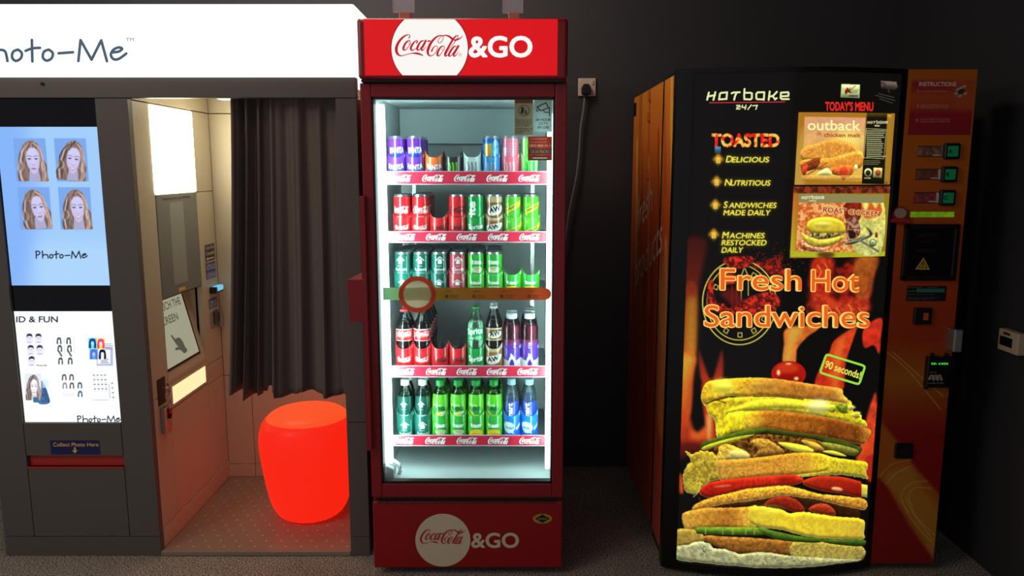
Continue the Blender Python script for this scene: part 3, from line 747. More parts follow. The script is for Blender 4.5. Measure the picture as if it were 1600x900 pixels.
tag(curtain(), 'dark brown pleated curtain drawn half across the booth doorway', 'curtain')

# glowing stool
st = thing('glowing_stool', 'glowing red-orange barrel stool standing inside the photo booth', 'stool', (-.872, 3.15, .0205))
prof = [(.0001,.0),(.085,.0),(.115,.006),(.142,.026),(.164,.07),(.181,.145),(.196,.245),(.204,.325),(.2015,.370),(.192,.408),(.180,.428),(.170,.438)]
q = spline(prof, k=4); q[:, 0] = np.maximum(q[:, 0], .0001)
MB().lathe([tuple(p) for p in q], n=64).build('body', emit('red_lamp_plastic', (250, 34, 14), .98), st)
prof2 = [(.170,.4385),(.158,.450),(.135,.462),(.08,.474),(.0001,.478)]
q = spline(prof2, k=4); q[:, 0] = np.maximum(q[:, 0], .0001)
MB().lathe([tuple(p) for p in q], n=64).build('seat', emit('orange_lamp_plastic', (252, 80, 34), .98), st)

# ------------------------------------------------------------------ drinks cooler
XF0, XF1, YF = -.513, .186, 2.66
XM = (XF0+XF1)/2
red_paint = mat('dark_red_enamel', (146, 27, 36), .35, spec=.4)
red_body = mat('red_enamel', (158, 20, 28), .32, spec=.4)
cool = thing('drinks_cooler', 'tall red glass-door drinks cooler with lit red header sign', 'drinks cooler', (XM, 3.0, 0))
bpy.context.view_layer.update()
def cp(o, parent=None): return keep(o, parent or cool)
zb, zd0, zd1, zh0, zh1 = .03, .309, 1.784, 1.792, 1.986
IX0, IX1, YI, IZ0, IZ1 = XM-.306, XM+.306, 3.29, .345, 1.745
grey_in = mat('pale_liner', (204, 212, 212), .45)
cab = cp(MB().box(XF0, IX0-.012, YF+.05, 3.36, .30, 1.975).box(IX1+.012, XF1, YF+.05, 3.36, .30, 1.975).box(IX0-.012, IX1+.012, YI+.012, 3.36, .30, 1.975)
   .box(IX0-.012, IX1+.012, YF+.05, YI+.012, 1.76, 1.975).box(IX0-.012, IX1+.012, YF+.05, YI+.012, .30, .335).box(XF0, XF1, YF+.03, 3.36, zb, .296).build('cabinet', red_body, bevel=.006))
lin_ = MB().box(IX0-.012, IX0, YF+.052, YI, IZ0, IZ1).box(IX1, IX1+.012, YF+.052, YI, IZ0, IZ1).box(IX0-.012, IX1+.012, YI, YI+.012, IZ0, IZ1)
lin_.box(IX0-.012, IX1+.012, YF+.052, YI+.012, IZ1, IZ1+.012).box(IX0-.012, IX1+.012, YF+.052, YI+.012, IZ0-.01, IZ0)
liner = cp(lin_.build('liner', grey_in))
keep(MB().box(IX0+.002, IX1-.002, YI-.035, YI-.001, zv(225, YI-.035), IZ1-.001).build('evaporator_cover', mat('cover_grey', (190, 205, 206), .4), bevel=.003), liner)
for xx in (IX0+.055, IX1-.055): keep(MB().box(xx-.008, xx+.008, YI-.012, YI-.001, .40, 1.58).build('shelf_standard', steel), liner)
for xx in (XF0+.06, XF1-.06):
    for yy in (YF+.08, 3.28): cp(MB().lathe([(.0001,0),(.022,0),(.022,.01),(.012,.012),(.012,.031),(.0001,.031)], (xx, yy, 0), n=16).build('foot', black))
# base panel with logo
base = cp(MB().box(XF0, XF1, YF+.004, YF+.03, zb, .292).build('base_panel', red_body, bevel=.006, seg=3))
gr = MB()
n = 74
for i in range(n):
    u = 590 + (868-590)*i/(n-1); x, z = P(u, 788, YF+.002); gr.prism([(x-.0016, YF-.001, .286), (x+.0016, YF-.001, .286), (x+.0044, YF+.0035, .297), (x+.0012, YF+.0035, .297)], (0, .012, .001))
keep(gr.build('vent_grille', mat('grille_dark', (16, 12, 12), .6)), base)
keep(MB().box(XF0+.01, XF1-.01, YF+.012, YF+.04, .2925, .307).build('gap_trim', mat('trim_dark_red', (64, 14, 18), .5)), base)
fb = front(YF+.0032); cream = mat('cream_print', (226, 208, 178), .45); redp = mat('red_print', (186, 22, 34), .45)
keep(plate([disc2d(692, 844, 43, 41.3, 64)], fb, 'round_emblem', cream, None), base)
fb2 = front(YF+.0024)
keep(plate(cola2d(692-43+2.5, 844-23.5, .0497, k=6, fat=1.2), fb2, 'script_logo', redp, None), base)
keep(plate([text2d('&GO', 737, 855.3, 23.5, 74, .035)], fb2, 'lettering', cream, None), base)
keep(plate([disc2d(847.5, 810.5, 15, 7.6)], fb, 'oval_badge', mat('badge_gold', (196, 150, 40), .4), None), base)
keep(plate([([(836,810.5),(847.5,804),(859,810.5),(847.5,817)], [(0,1,2,3)])], fb2, 'badge_diamond', mat('badge_black', (22, 26, 18), .4), None), base)
fb3 = front(YF+.0018)
keep(plate([text2d('CERTIFIED', 840.5, 812, 2.6, 14, .01)], fb3, 'badge_print', mat('badge_print', (170, 185, 160), .4), None), base)
# door frame, glass, handle
gx0, gx1, gz0, gz1 = xu(583,153,YF), xu(865,153,YF), zv(756,YF), zv(152,YF)
gx1 = .146; gx0 = -.475
door = cp(MB().box(XF0, gx0, YF, YF+.045, zd0, zd1).box(gx1, XF1, YF, YF+.045, zd0, zd1).box(gx0, gx1, YF, YF+.045, gz1, zd1).box(gx0, gx1, YF, YF+.045, zd0, gz0).build('door_frame', red_paint, bevel=.004))
keep(MB().box(gx0, gx0+.006, YF+.004, YF+.03, gz0, gz1).box(gx1-.006, gx1, YF+.004, YF+.03, gz0, gz1).box(gx0, gx1, YF+.004, YF+.03, gz1-.007, gz1).box(gx0, gx1, YF+.004, YF+.03, gz0, gz0+.009).build('gasket', black), door)
keep(MB().box(gx0+.006, gx1-.006, YF+.010, YF+.016, gz0+.008, gz1-.006).build('glass', clear('door_glass', (.97, .99, .985), .7, .02)), door)
led = emit('cool_led_light', (228, 255, 253), 3.0); led_in = emit('cool_led_lens', (214, 255, 252), 14.0); led_back = emit('cool_led_rear_lens', (214, 255, 252), 66.0)
for xa, xb, za, zb_ in ((gx0+.007, gx0+.033, .42, gz1-.02), (gx1-.022, gx1-.007, .40, gz1-.05)):
    xi = xb if xa < 0 else xa; sgn = 1 if xa < 0 else -1
    b_ = keep(MB().box(xa, xb, YF+.046, YF+.066, za, zb_).build('led_bar', led), door)
    keep(MB().box(xi, xi+sgn*.001, YF+.0475, YF+.0645, za+.01, zb_-.01).build('led_lens', led_in), b_)
    keep(MB().box(xa+.002, xb-.002, YF+.066, YF+.067, za+.01, zb_-.01).build('rear_lens', led_back), b_)
hb = MB().box(-.520, -.503, YF-.028, YF, zv(440,YF), zv(306,YF)).box(-.520, -.503, YF-.028, YF, zv(700, YF), zv(500,YF))
hb.prism([(-.572, YF-.030, zv(437,YF-.03)), (-.503, YF-.030, zv(437,YF-.03)), (-.503, YF-.030, zv(503,YF-.03)), (-.566, YF-.030, zv(503,YF-.03))], (0, .022, 0))
hb.prism([(-.572, YF-.030, zv(437,YF-.03)), (-.503, YF-.030, zv(437,YF-.03)), (-.503, YF-.002, zv(426,YF-.03)), (-.520, YF-.002, zv(426,YF-.03))], (0, .001, -.003))
keep(hb.build('handle', red_paint, bevel=.002), door)
pst = print_mat('clear_film_print', .35, through=.45)
def film(u0, v0, u1, v1, bg, k=900):
    p, f = wall_print(xu(u0,(v0+v1)/2,YF), xu(u1,(v0+v1)/2,YF), zv(v1,YF), zv(v0,YF), YF+.0085, k, bg); return p, f
p, f = film(804, 155, 833, 211, (176,160,130))
p.rect(804,155,833,161.5,(186,104,50)); p.text('WARNING', 811, 160.5, 4, (60,30,16), width=20, bold=.03); p.poly([(806,160.5),(808,156.5),(810,160.5)], (60,30,16), smooth=False)
p.ell(818.7, 172.5, 8.7, 8.7, (120,60,48)); p.ell(818.7,172.5,7.6,7.6,(176,160,130)); p.poly([(815,167),(819,168),(817,178),(813.5,177)], (30,26,24), smooth=False); p.poly([(820,172),(822,171),(824,179),(819,178)], (110,80,66), smooth=False); p.stroke([(813,167),(825,179)], 1, (120,60,48))
for i, t in enumerate(('Please stay 2m off', 'machine can tilt and', 'could cause serious', 'injury or death.')): p.text(t, 805.5, 188.3+3*i, 2.1, (70,58,48), width=25-3*(i==3))
for i, t in enumerate(('Vending machines will', 'not dispense free', 'product.')): p.text(t, 805.5, 202+3*i, 2.1, (70,58,48), width=(26,22,11)[i])
setlabel(keep(grid_sheet('warning_sticker', p, f, pst, None), door), 'tan warning sticker in the top corner of the glass')
p, f = film(835, 156, 863, 206, (196,222,218))
for a in ([(840,172),(852,160),(856,168),(845,173),(840,172)],): pass
p.stroke([(839,167.5),(853,160.5),(857,168.5),(845,173),(839,167.5)], 1.5, (36,40,40)); p.stroke([(838,170),(839,174),(842,172.5)], 1.1, (36,40,40)); p.stroke([(849,172),(851,175.5),(858.5,175.5)], 1.2, (36,40,40)); p.stroke([(858.7,168),(858.7,181)], 1.5, (36,40,40))
p.text('24-HOUR', 849, 189, 4.2, (40,48,48), width=24, align='c'); p.text('CCTV', 849, 195, 4.2, (40,48,48), width=14, align='c'); p.text('IN USE', 849, 201, 4.2, (40,48,48), width=17.5, align='c')
setlabel(keep(grid_sheet('camera_sticker', p, f, pst, None), door), 'pale sticker with a security camera drawing')
p, f = film(825, 213, 863, 251, (196,66,44))
p.scribble(829,215,861,219,1,(230,190,170),1,3); p.scribble(826,220,862,224,1,(226,180,160),.8,4); p.text('1800-860-4111', 827, 229.5, 4.2, (244,200,176), width=35)
p.rect(826.5,233.5,861,240,(40,26,22)); p.text('OSOSI76OSO', 828, 239, 4.6, (226,216,190), width=32, bold=.01); p.rect(831,244,857,250,(60,34,28)); p.scribble(833,245,856,249,1,(220,205,180),2.6,6)
setlabel(keep(grid_sheet('hotline_sticker', p, f, pst, None), door), 'red hotline sticker below the camera sticker')
# orange band with a round blank code disc
bx0_, bx1_ = xu(598,460,YF), xu(862,460,YF); bz0, bz1 = zv(469.5,YF), zv(450,YF)
p, f = wall_print(bx0_, bx1_, bz0, bz1, YF+.0085, 700, (150, 196, 140))
t = np.clip((np.linspace(598, 862, p.w)-600)/(862-600), 0, 1)
stops = [(0,(140,206,150)),(.1,(150,190,120)),(.28,(176,140,44)),(.55,(196,122,36)),(.85,(220,92,40)),(1,(226,86,44))]
p.a[:] = np.stack([np.interp(t, [s_[0] for s_ in stops], [s_[1][k] for s_ in stops]) for k in range(3)], -1)[None]
for i, u in enumerate((697, 740, 783, 826)):
    p.text(('STEP 1','STEP 2','STEP 3','STEP 4')[i], u, 456.6, 2.6, (110,76,30), width=10); p.ell(u+1, 463, 2.6, 2.6, (34,30,24)); p.ell(u+1, 463, 1.2, 1.2, (190,130,60)); p.scribble(u+6, 460.5, u+20, 466, 2, (96,62,30), 1, i)
J_, I_ = np.meshgrid(np.arange(p.h), np.arange(p.w), indexing='ij'); dx = (I_-(p.w-1-p.h*.55))/(p.h*.55); dy = (J_-p.h/2)/(p.h/2)
cov = ~((dx > 0) & (np.abs(dy) > np.sqrt(np.clip(1-dx**2, 0, 1))))
band = keep(grid_sheet('guide_band', p, f, pst, None, cover=cov), door); setlabel(band, 'green to orange guide strip across the glass')
fr = front(YF+.0068)
keep(plate([ring2d(652, 460, 29.2, 28.6, 7.4)], fr, 'disc_rim', film_mat('orange_disc_rim', (226, 76, 36), .25), None), door)
keep(plate([disc2d(652, 460, 22.2, 21.6)], fr, 'disc_face', film_mat('disc_cream', (236, 228, 190), .5), None), door)
# header
YH = 2.615
hd = cp(MB().box(XF0+.004, XF1-.002, YH, 3.0, zh0, zh1).build('header_box', mat('header_red', (150, 18, 28), .3), bevel=.012, seg=3))
hpw = [xu(569.5,75,YH), xu(871,75,YH), zv(118,YH), zv(30,YH)]
keep(sheet([(hpw[0],YH-.002,hpw[2]),(hpw[1],YH-.002,hpw[2]),(hpw[1],YH-.002,hpw[3]),(hpw[0],YH-.002,hpw[3])], [(0,1,2,3)], 'lit_panel', emit('red_sign_light', (216, 12, 22), 1.0), None), hd)
fh = front(YH-.0032)
def clipped(cx, cy, r, v0, v1, ry=None):
    ry = ry or r; pts = []
    for i in range(120):
        a = 2*pi*i/120; y = cy+ry*sin(a); pts.append((cx+r*cos(a), y))
    pts = [(cx + r*math.sqrt(max(0, 1-((min(max(y,v0),v1)-cy)/ry)**2))*(1 if x > cx else -1) if (y < v0 or y > v1) else x, min(max(y,v0),v1)) for x, y in pts]
    return pts, [tuple(range(len(pts)))]
keep(plate([clipped(671.3, 75.5, 61.2, 30.2, 117.8)], front(YH-.0026), 'emblem_border', emit('deep_red_sign', (150, 8, 18), 1.0), None), hd)
keep(plate([clipped(671.3, 75.5, 59.6, 30.4, 117.6)], fh, 'emblem_disc', emit('white_disc_light', (250, 246, 242), 1.0), None), hd)
fh2 = front(YH-.0040); redl = emit('crimson_script_light', (188, 14, 30), 1.0); whl = emit('white_letter_light', (255, 250, 248), 1.0)
keep(plate(cola2d(610, 44, .075, k=6, fat=1.2), fh2, 'script_logo', redl, None), hd)
keep(plate([ring2d(719, 85.5, 2.6, 2.6, .5), text2d('R', 718, 86.8, 2.6, None, 0)], fh2, 'registered_mark', emit('tan_mark', (190, 120, 90), .9), None), hd)
keep(plate([text2d('&GO', 733.5, 88.4, 33, 98.5, .038)], fh2, 'lettering', whl, None), hd)
keep(MB().box(XF0+.01, XF1-.01, YH+.02, YF+.06, 1.7845, 1.7915).build('header_gap', black), hd)
keep(MB().box(xu(732,125,YF), xu(741,125,YF), YF-.006, YF+.002, zd1+.0005, zd1+.006).build('lock', mat('red_lock', (200, 50, 50), .4)), hd)
# corner sensor
sx, sz = P(606, 737, YF+.08)
hx = MB(); r6 = .030
hexp = [(sx+r6*cos(pi/6+k*pi/3), YF+.06, sz+r6*sin(pi/6+k*pi/3)) for k in range(6)]
hx.prism(hexp, (0, .05, 0))
sens = cp(hx.build('corner_camera', mat('grey_white_plastic', (190, 196, 200), .5), bevel=.003)); setlabel(sens, 'white hexagonal camera pod in the bottom corner')
arc = [(sx+.010+.036*cos(a), YF+.085, sz+.008+.034*sin(a)) for a in np.linspace(-.6, pi*.75, 14)]
keep(MB().tube(arc, .008, 8).build('camera_collar', mat('white_plastic', (225, 232, 234), .4)), sens)

# ------------------------------------------------------------------ shelves and drinks
YS = 2.83
ROWS = [(268, 287.5), (362, 378), (451, 467.5), (572, 588.5), (680.5, 696)]
ROWN = ['top shelf', 'second shelf', 'middle shelf', 'fourth shelf', 'bottom shelf']
LX0 = [-.428, -.412, -.413, -.414, -.416]; LDX = [.0702, .0690, .0690, .0688, .0690]
WH = (250, 250, 248)
def house(p, x, y, w, h, c):
    p.stroke([(x-w/2, y), (x, y-h*.5), (x+w/2, y)], w*.1, c); p.poly([(x-w*.26,y+h*.42),(x-w*.26,y-.02*h),(x,y-h*.26),(x+w*.26,y-.02*h),(x+w*.26,y+h*.42)], c, smooth=False)
    return x, y
def claw(p, x, y, w, h, c):
    for k in (-1, 0, 1): p.stroke([(x+k*w*.33-w*.03, y-h*.5), (x+k*w*.30+w*.03, y-h*.1), (x+k*w*.30-w*.03, y+h*(.36+.12*(k == 0)))], w*.17, c)
def colalogo(p, x, y, w, c):
    s_ = w/1420
    for q, ww in COLA: p.stroke([(x-w/2+(a-100)*s_, y+(b-360)*s_) for a, b in q], max(1.0, 44*s_), c, soft=.6)
def design(p, kind, yc, full):
    """p: a wrap 100 wide by p.H high, front centred on x = 50"""
    H = p.H
    def R(a, b, c, c1=None, x0=-60, x1=160): p.rect(x0, a*H, x1, b*H, c, c1)
    y = yc*H; L = 1.0
    if kind in ('grape', 'orange'):
        bg = (112, 46, 172) if kind == 'grape' else (238, 104, 34)
        R(-.1, 1.1, bg)
        p.poly([(24,y-2),(50,y+6),(78,y-4),(74,y+14),(46,y+22),(26,y+14)], (30, 60, 190)); p.text('FANTA', 22, y+5, 19, WH, width=58, bold=.07, rot=-.04)
        p.ell(30, y+26, 5, 4, (200,170,230) if kind == 'grape' else (250,190,90)); p.ell(66, y+30, 9, 5, (230,225,245) if kind == 'grape' else (250,160,50))
    elif kind == 'black_energy': R(-.1,1.1,(30,36,36)); claw(p, 50, y, 40, 42, (120,205,40)); p.scribble(28, y+27, 74, y+33, 1, (190,200,195), 3, 1)
    elif kind == 'white_energy': R(-.1,1.1,(206,224,224)); claw(p, 50, y, 44, 44, (120,136,140)); p.scribble(24, y+27, 78, y+33, 1, (110,124,128), 3, 1)
    elif kind == 'mango':
        R(-.1,1.1,(40,140,215))
        if full:
            R(-.1,.1,(20,100,190)); p.rect(22,.13*H,52,1.1*H,(214,160,50)); p.rect(28,.13*H,36,1.1*H,(240,214,120)); p.poly([(56,.12*H),(84,.15*H),(80,.9*H),(58,.95*H)], (120,200,235), noise=.5, cell=9, nc=(30,120,200)); p.ell(72,.6*H,8,16,(225,240,245))
        else: claw(p, 50, y, 40, 42, (150,160,170)); p.scribble(26, y+28, 76, y+33, 1, (30,70,130), 3, 1)
    elif kind == 'pink':
        R(-.1,1.1,(238,122,152))
        if full: p.rect(20,.22*H,40,.9*H,(242,190,204)); p.scribble(43,.1*H,84,.9*H,12,(247,160,182),3,2)
        else: R(-.1,1.1,(240,96,122)); claw(p, 50, y, 42, 44, (250,190,196)); p.rect(22, y+29, 78, y+34, (250,205,210))
    elif kind == 'lime_energy':
        R(-.1,1.1,(96,214,80)); p.rect(16,-5,26,1.1*H,(205,235,190)); p.rect(70,-5,84,1.1*H,(190,240,170)); claw(p, 54, y, 40, 44, (40,150,50))
    elif kind in ('cola', 'cola_zero'):
        R(-.1,1.1,(222,26,36))
        colalogo(p, 50, y, 58 if not full else 74, WH if kind == 'cola' else (50,10,14)); p.scribble(38, y+22, 64, y+25, 1, (250,210,205) if kind == 'cola' else (70,14,16), 2.2, 1)
    elif kind == 'lemon_lime':
        R(-.1,1.1,(0,146,64))
        if full: p.rect(52,-5,60,1.1*H,(20,170,84)); p.text('Sprite', 44, .92*H, 30, WH, width=.8*H, bold=.06, rot=-pi/2)
        else: p.text('Sprite', 22, y+8, 20, WH, width=56, bold=.06, rot=-.05)
    elif kind == 'root_beer':
        R(-.1,1.1,(142,92,52)); R(-.1,.14,(196,170,130)); p.ell(50,y,34,17,(245,240,228),rot=-.25); p.ell(50,y,30,13.5,(250,246,236),rot=-.25); p.text('AW', 27, y+10, 19, (28,26,30), width=46, bold=.06, rot=-.2)
    elif kind == 'citrus':
        R(-.1,1.1,(84,178,46)); p.ell(34,.2*H,10,7,(130,205,70)); p.poly([(10,y+22),(92,y-16),(92,y+2),(10,y+40)], (244,214,40), smooth=False); p.text('Schweppes', 16, y+31, 11, (60,110,40), width=64, bold=.05, rot=-.44)
    elif kind in ('dark_tea', 'red_tea'):
        R(-.1,1.1,(18,98,84) if kind == 'dark_tea' else (186,66,80)); house(p, 50, y-8, 30, 26, WH); p.scribble(38,y+9,62,y+13,1,WH,2,3)
        p.text('Authentic' if kind == 'dark_tea' else 'Classic', 26, y+27, 11, WH, width=50, bold=.03); p.scribble(26,y+31,76,y+38,2,(215,230,225),1.6,4); p.stroke([(74,y-22),(74,y+40)],1.6,(220,240,235))
    elif kind in ('green_tea', 'lemon_tea'):
        R(-.1,1.1,(66,178,42)); p.rect(30,-5,72,1.1*H,(26,150,62)); p.rect(36,-5,70,y-12,(50,170,60)); p.text('tea', 28, y-1, 17, (240,248,236), width=40, bold=.06); p.scribble(58,y-10,76,y,2,(220,240,220),2,5)
        if kind == 'green_tea': p.ell(50, y+18, 22, 11, (214,218,180)); p.ell(50,y+14,13,5,(190,196,120)); p.rect(34,y+34,68,y+40,(230,240,230))
        else: p.ell(50, y+26, 27, 20, (246,214,34)); p.ell(50,y+28,20,13,(250,226,90)); p.ell(50,y+28,18,11,(244,200,30))
    elif kind == 'vitamin':
        R(-.1,1.1,(92,48,166)); R(y/H+.04,1.1,(236,238,244)); p.rect(44,y-26,50,y-6,(222,210,240)); p.poly([(50,y-22),(64,y+8),(50,y+18),(36,y+8)],(240,240,248)); p.poly([(50,y-4),(59,y+16),(50,y+27),(41,y+16)],(86,40,160))
    elif kind == 'water':
        R(-.1,1.1,(26,126,214), (34,100,214)); p.ell(40,y,22,21,(214,232,240)); p.poly([(54,y+10),(60,y+24),(44,y+18)],(214,232,240),smooth=False); p.text('smart', 26, y+5, 11, (90,140,190), width=34, bold=.05); p.poly([(66,y+2),(88,y-6),(88,y+4),(68,y+12)],(214,232,240),smooth=False)
    p.poly([(84,.08*H),(91,.08*H),(91,.17*H),(84,.17*H)], (235,235,225)) if (not full) else None
def make_pic(kind, w, h, yc, full):
    p = Pic(w, h, (128,128,128), k=w/100.0 if not full else w/200.0); p.H = h/p.s
    if full: k = p.s; p.tf = lambda x, y: ((x+50)*k, y*k)      # full wrap: front half is 0..100
    design(p, kind, yc, full); return p
ink_can = print_mat('printed_can', .24, metal=.25, coat=.3); ink_card = print_mat('printed_card', .28, coat=.5); ink_label = print_mat('printed_sleeve', .3, coat=.3)
alu = mat('aluminium', (205, 208, 210), .28, metal=1.0)
lid_dark = mat('can_opening', (60, 60, 62), .4, metal=.8)
def ang_map(r, z1, hgt, p, a0=-pi, a1=pi, c=(0, 0)):           # wraps a print round a vertical cylinder, front towards the camera (-y)
    return lambda i, j: (c[0] + r*np.sin(a0+(a1-a0)*i/(p.w-1)), c[1] - r*np.cos(a0+(a1-a0)*i/(p.w-1)), z1 - hgt*j/(p.h-1))
CAN_R, CAN_H = .0312, .161
_proto = {}
def can(kind):
    if kind not in _proto:
        o = bpy.data.objects.new('drink_can', None)
        p = make_pic(kind, 128, 84, {'root_beer':.34,'citrus':.20,'dark_tea':.22,'red_tea':.22,'green_tea':.26,'lemon_tea':.26}.get(kind, .33), True)
        h = CAN_H-.018
        b = grid_sheet('can_body', p, ang_map(CAN_R, CAN_H-.0095, h, p), ink_can, o)
        MB().lathe([(.0001,.003),(.021,.003),(.023,0),(.0255,.003),(CAN_R,.0085)], n=32).build('can_base', alu, o)
        e = MB().lathe([(CAN_R,CAN_H-.010),(.0278,CAN_H-.003),(.0284,CAN_H),(.0268,CAN_H),(.026,CAN_H-.004),(.0001,CAN_H-.004)], n=32)
        e.build('can_lid', alu, o)
        t = MB().prism([(-.007,-.014,CAN_H-.0035),(.007,-.014,CAN_H-.0035),(.008,0,CAN_H-.0035),(.005,.008,CAN_H-.0035),(-.005,.008,CAN_H-.0035),(-.008,0,CAN_H-.0035)], (0,0,.0016)); t.build('pull_tab', alu, o)
        _proto[kind] = o
    return _proto[kind]
shell = clear('bottle_plastic', (.93, .96, .95), 1.0, .06)
BOT = {  # profile (radius, height), liquid colour + level, label span + kind, cap colour
 'cola': ([(.024,0),(.030,.006),(.031,.03),(.0295,.06),(.0318,.09),(.0318,.165),(.030,.178),(.0215,.200),(.0145,.216),(.0125,.226),(.0125,.234)], (30,12,8), .185, (.118,.164), 'cola', (214,24,34), .238),
 'lemon_lime': ([(.024,0),(.030,.006),(.031,.03),(.0295,.06),(.0318,.09),(.0318,.168),(.030,.180),(.021,.204),(.0145,.224),(.0125,.236),(.0125,.244)], (186,206,194), .19, (.120,.168), 'lemon_lime', (10,140,60), .248),
 'root_beer': ([(.024,0),(.030,.006),(.031,.03),(.0295,.06),(.0318,.09),(.0318,.168),(.030,.181),(.021,.206),(.0145,.226),(.0125,.238),(.0125,.246)], (34,14,8), .195, (.120,.168), 'root_beer', (228,232,230), .250),
 'vitamin': ([(.026,0),(.032,.005),(.0325,.02),(.0325,.130),(.0328,.145),(.0325,.165),(.026,.19),(.0185,.203),(.0185,.207)], (124,34,60), .178, (.012,.122), 'vitamin', (214,220,224), .222),
 'dark_tea': ([(.024,0),(.029,.005),(.0300,.02),(.0300,.075),(.0275,.10),(.0300,.125),(.0300,.15),(.026,.18),(.0175,.205),(.0135,.212),(.0135,.216)], (16,60,44), .17, (.030,.170), 'dark_tea', (236,240,236), .234),
 'green_tea': ([(.024,0),(.030,.005),(.0315,.02),(.0315,.07),(.029,.10),(.0315,.13),(.0315,.155),(.027,.18),(.018,.20),(.0145,.208),(.0145,.214)], (60,150,40), .17, (.012,.178), 'green_tea', (30,160,66), .232),
 'lemon_tea': ([(.024,0),(.030,.005),(.0315,.02),(.0315,.07),(.029,.10),(.0315,.13),(.0315,.155),(.027,.18),(.018,.20),(.0145,.208),(.0145,.214)], (60,150,40), .17, (.012,.178), 'lemon_tea', (30,160,66), .232),
 'water': ([(.024,0),(.0285,.006),(.0290,.02),(.0290,.14),(.0275,.165),(.021,.19),(.0145,.206),(.0135,.212),(.0135,.218)], None, .17, (.070,.150), 'water_bottle', (176,208,220), .236)}
def bottle(kind):
    key = 'b_'+kind
    if key in _proto: return _proto[key]
    prof, liq, lev, (l0, l1), lab, capc, top = BOT[kind]
    o = bpy.data.objects.new('drink_bottle', None)
    q = spline(prof, k=4); zz = q[:, 1]; rr = q[:, 0]
    rad = lambda z: np.interp(z, zz, rr)
    if kind == 'lemon_lime': sh = clear('green_bottle_plastic', (.72, .93, .80), 1.0, .06)
    elif kind == 'water': sh = clear('water_bottle_plastic', (.86, .95, .98), 1.0, .06, .06, (200, 225, 235))
    else: sh = shell
    MB().lathe([(.0001, .001)]+[(a, b) for a, b in q]+[(.0001, zz[-1])], n=32).build('bottle_body', sh, o)
    if liq is not None:
        zl = [z for z in np.linspace(.003, lev, 22)]
        MB().lathe([(.0001, .003)]+[(max(.001, rad(z)-.0012), z) for z in zl]+[(.0001, lev)], n=28).build('drink', mat('drink_'+kind, liq, .12 if kind != 'lemon_lime' else .3, spec=.6), o)
    w, h = 128, int(64*(l1-l0)/.09)
    p = Pic(w, h, (128,128,128), k=w/200.0); k = p.s; p.tf = lambda x, y: ((x+50)*k, y*k); p.H = h/k
    if kind in ('green_tea', 'lemon_tea'):
        H = p.H; p.rect(-60,-9,160,H*1.1,(92,196,36)); p.rect(30,.32*H,74,1.1*H,(24,158,70)); p.text('tea', 26, .36*H, 24, (30,90,40), width=52, bold=.05); p.text('fuze', 24, .27*H, 14, (170,220,150), width=36, bold=.05)
        if kind == 'green_tea': p.poly([(26,.46*H),(80,.40*H),(80,.58*H),(60,.64*H),(36,.62*H)],(226,228,196)); p.ell(50,.46*H,13,8,(220,206,70)); p.poly([(20,.64*H),(50,.68*H),(84,.6*H),(84,1.1*H),(20,1.1*H)],(10,140,66),smooth=False)
        else: p.poly([(22,.42*H),(50,.47*H),(82,.54*H),(80,1.1*H),(22,1.1*H)],(196,206,30),(230,220,20),noise=.15,cell=12); p.ell(42,.55*H,16,15,(226,190,50),alpha=.8)
    elif kind == 'dark_tea':
        H = p.H; p.rect(-60,-9,160,H*1.1,(14,74,64)); house(p, 50, .22*H, 26, 26, WH); p.scribble(40,.33*H,62,.37*H,1,WH,2,1); p.text('Authentic', 26, .58*H, 15, WH, width=50, bold=.04); p.scribble(26,.62*H,76,.76*H,3,(200,222,214),1.8,3); p.rect(-60,.80*H,160,1.1*H,(96,196,40)); p.scribble(10,.9*H,90,.94*H,1,(60,150,40),2,2)
    elif kind == 'water':
        H = p.H; p.rect(-60,-9,160,H*1.1,(40,70,176),(30,50,170)); p.text('smart', 56, .97*H, 22, WH, width=.92*H, bold=.07, rot=-pi/2)
        p.stroke([(30,0),(24,H)],3,(70,110,210)); 
    elif kind == 'cola':
        H = p.H; p.rect(-60,-9,160,H*1.1,(218,28,38)); p.rect(-60,-9,160,.07*H,(240,235,225)); p.rect(-60,.93*H,160,1.1*H,(240,235,225)); colalogo(p, 54, .38*H, 62, WH); p.scribble(4,.2*H,22,.8*H,5,(245,215,205),3,1); p.rect(30,.62*H,72,.66*H,(240,150,140))
    elif kind == 'lemon_lime':
        H = p.H; p.rect(-60,-9,160,H*1.1,(0,150,74)); p.text('Sprite', 18, .52*H, 26, WH, width=64, bold=.06, rot=-.1); p.ell(62,.76*H,13,9,(150,214,170)); p.scribble(24,.72*H,46,.9*H,2,WH,3,2)
    elif kind == 'root_beer':
        H = p.H; p.rect(-60,-9,160,H*1.1,(156,106,62)); p.rect(-60,-9,160,.08*H,(226,200,150)); p.rect(-60,.92*H,160,1.1*H,(226,200,150)); p.ell(50,.5*H,34,.32*H,(40,34,32),rot=-.2); p.ell(50,.5*H,30,.27*H,(240,232,214),rot=-.2); p.text('AW', 30, .66*H, 24, (30,28,32), width=40, bold=.06, rot=-.15); p.rect(84,.1*H,104,.9*H,(220,206,176)); p.scribble(86,.15*H,102,.85*H,5,(90,70,50),2,4)
    elif kind == 'vitamin':
        H = p.H; p.rect(-60,-9,160,H*1.1,(104,44,150)); p.rect(-60,-9,160,.12*H,(124,40,86)); p.text('zero', 58, .5*H, 12, (214,196,230), width=.42*H, bold=.03, rot=-pi/2); p.poly([(50,.5*H),(66,.8*H),(34,.8*H)],(236,236,246),smooth=False); p.rect(-60,.8*H,160,1.1*H,(236,238,244))
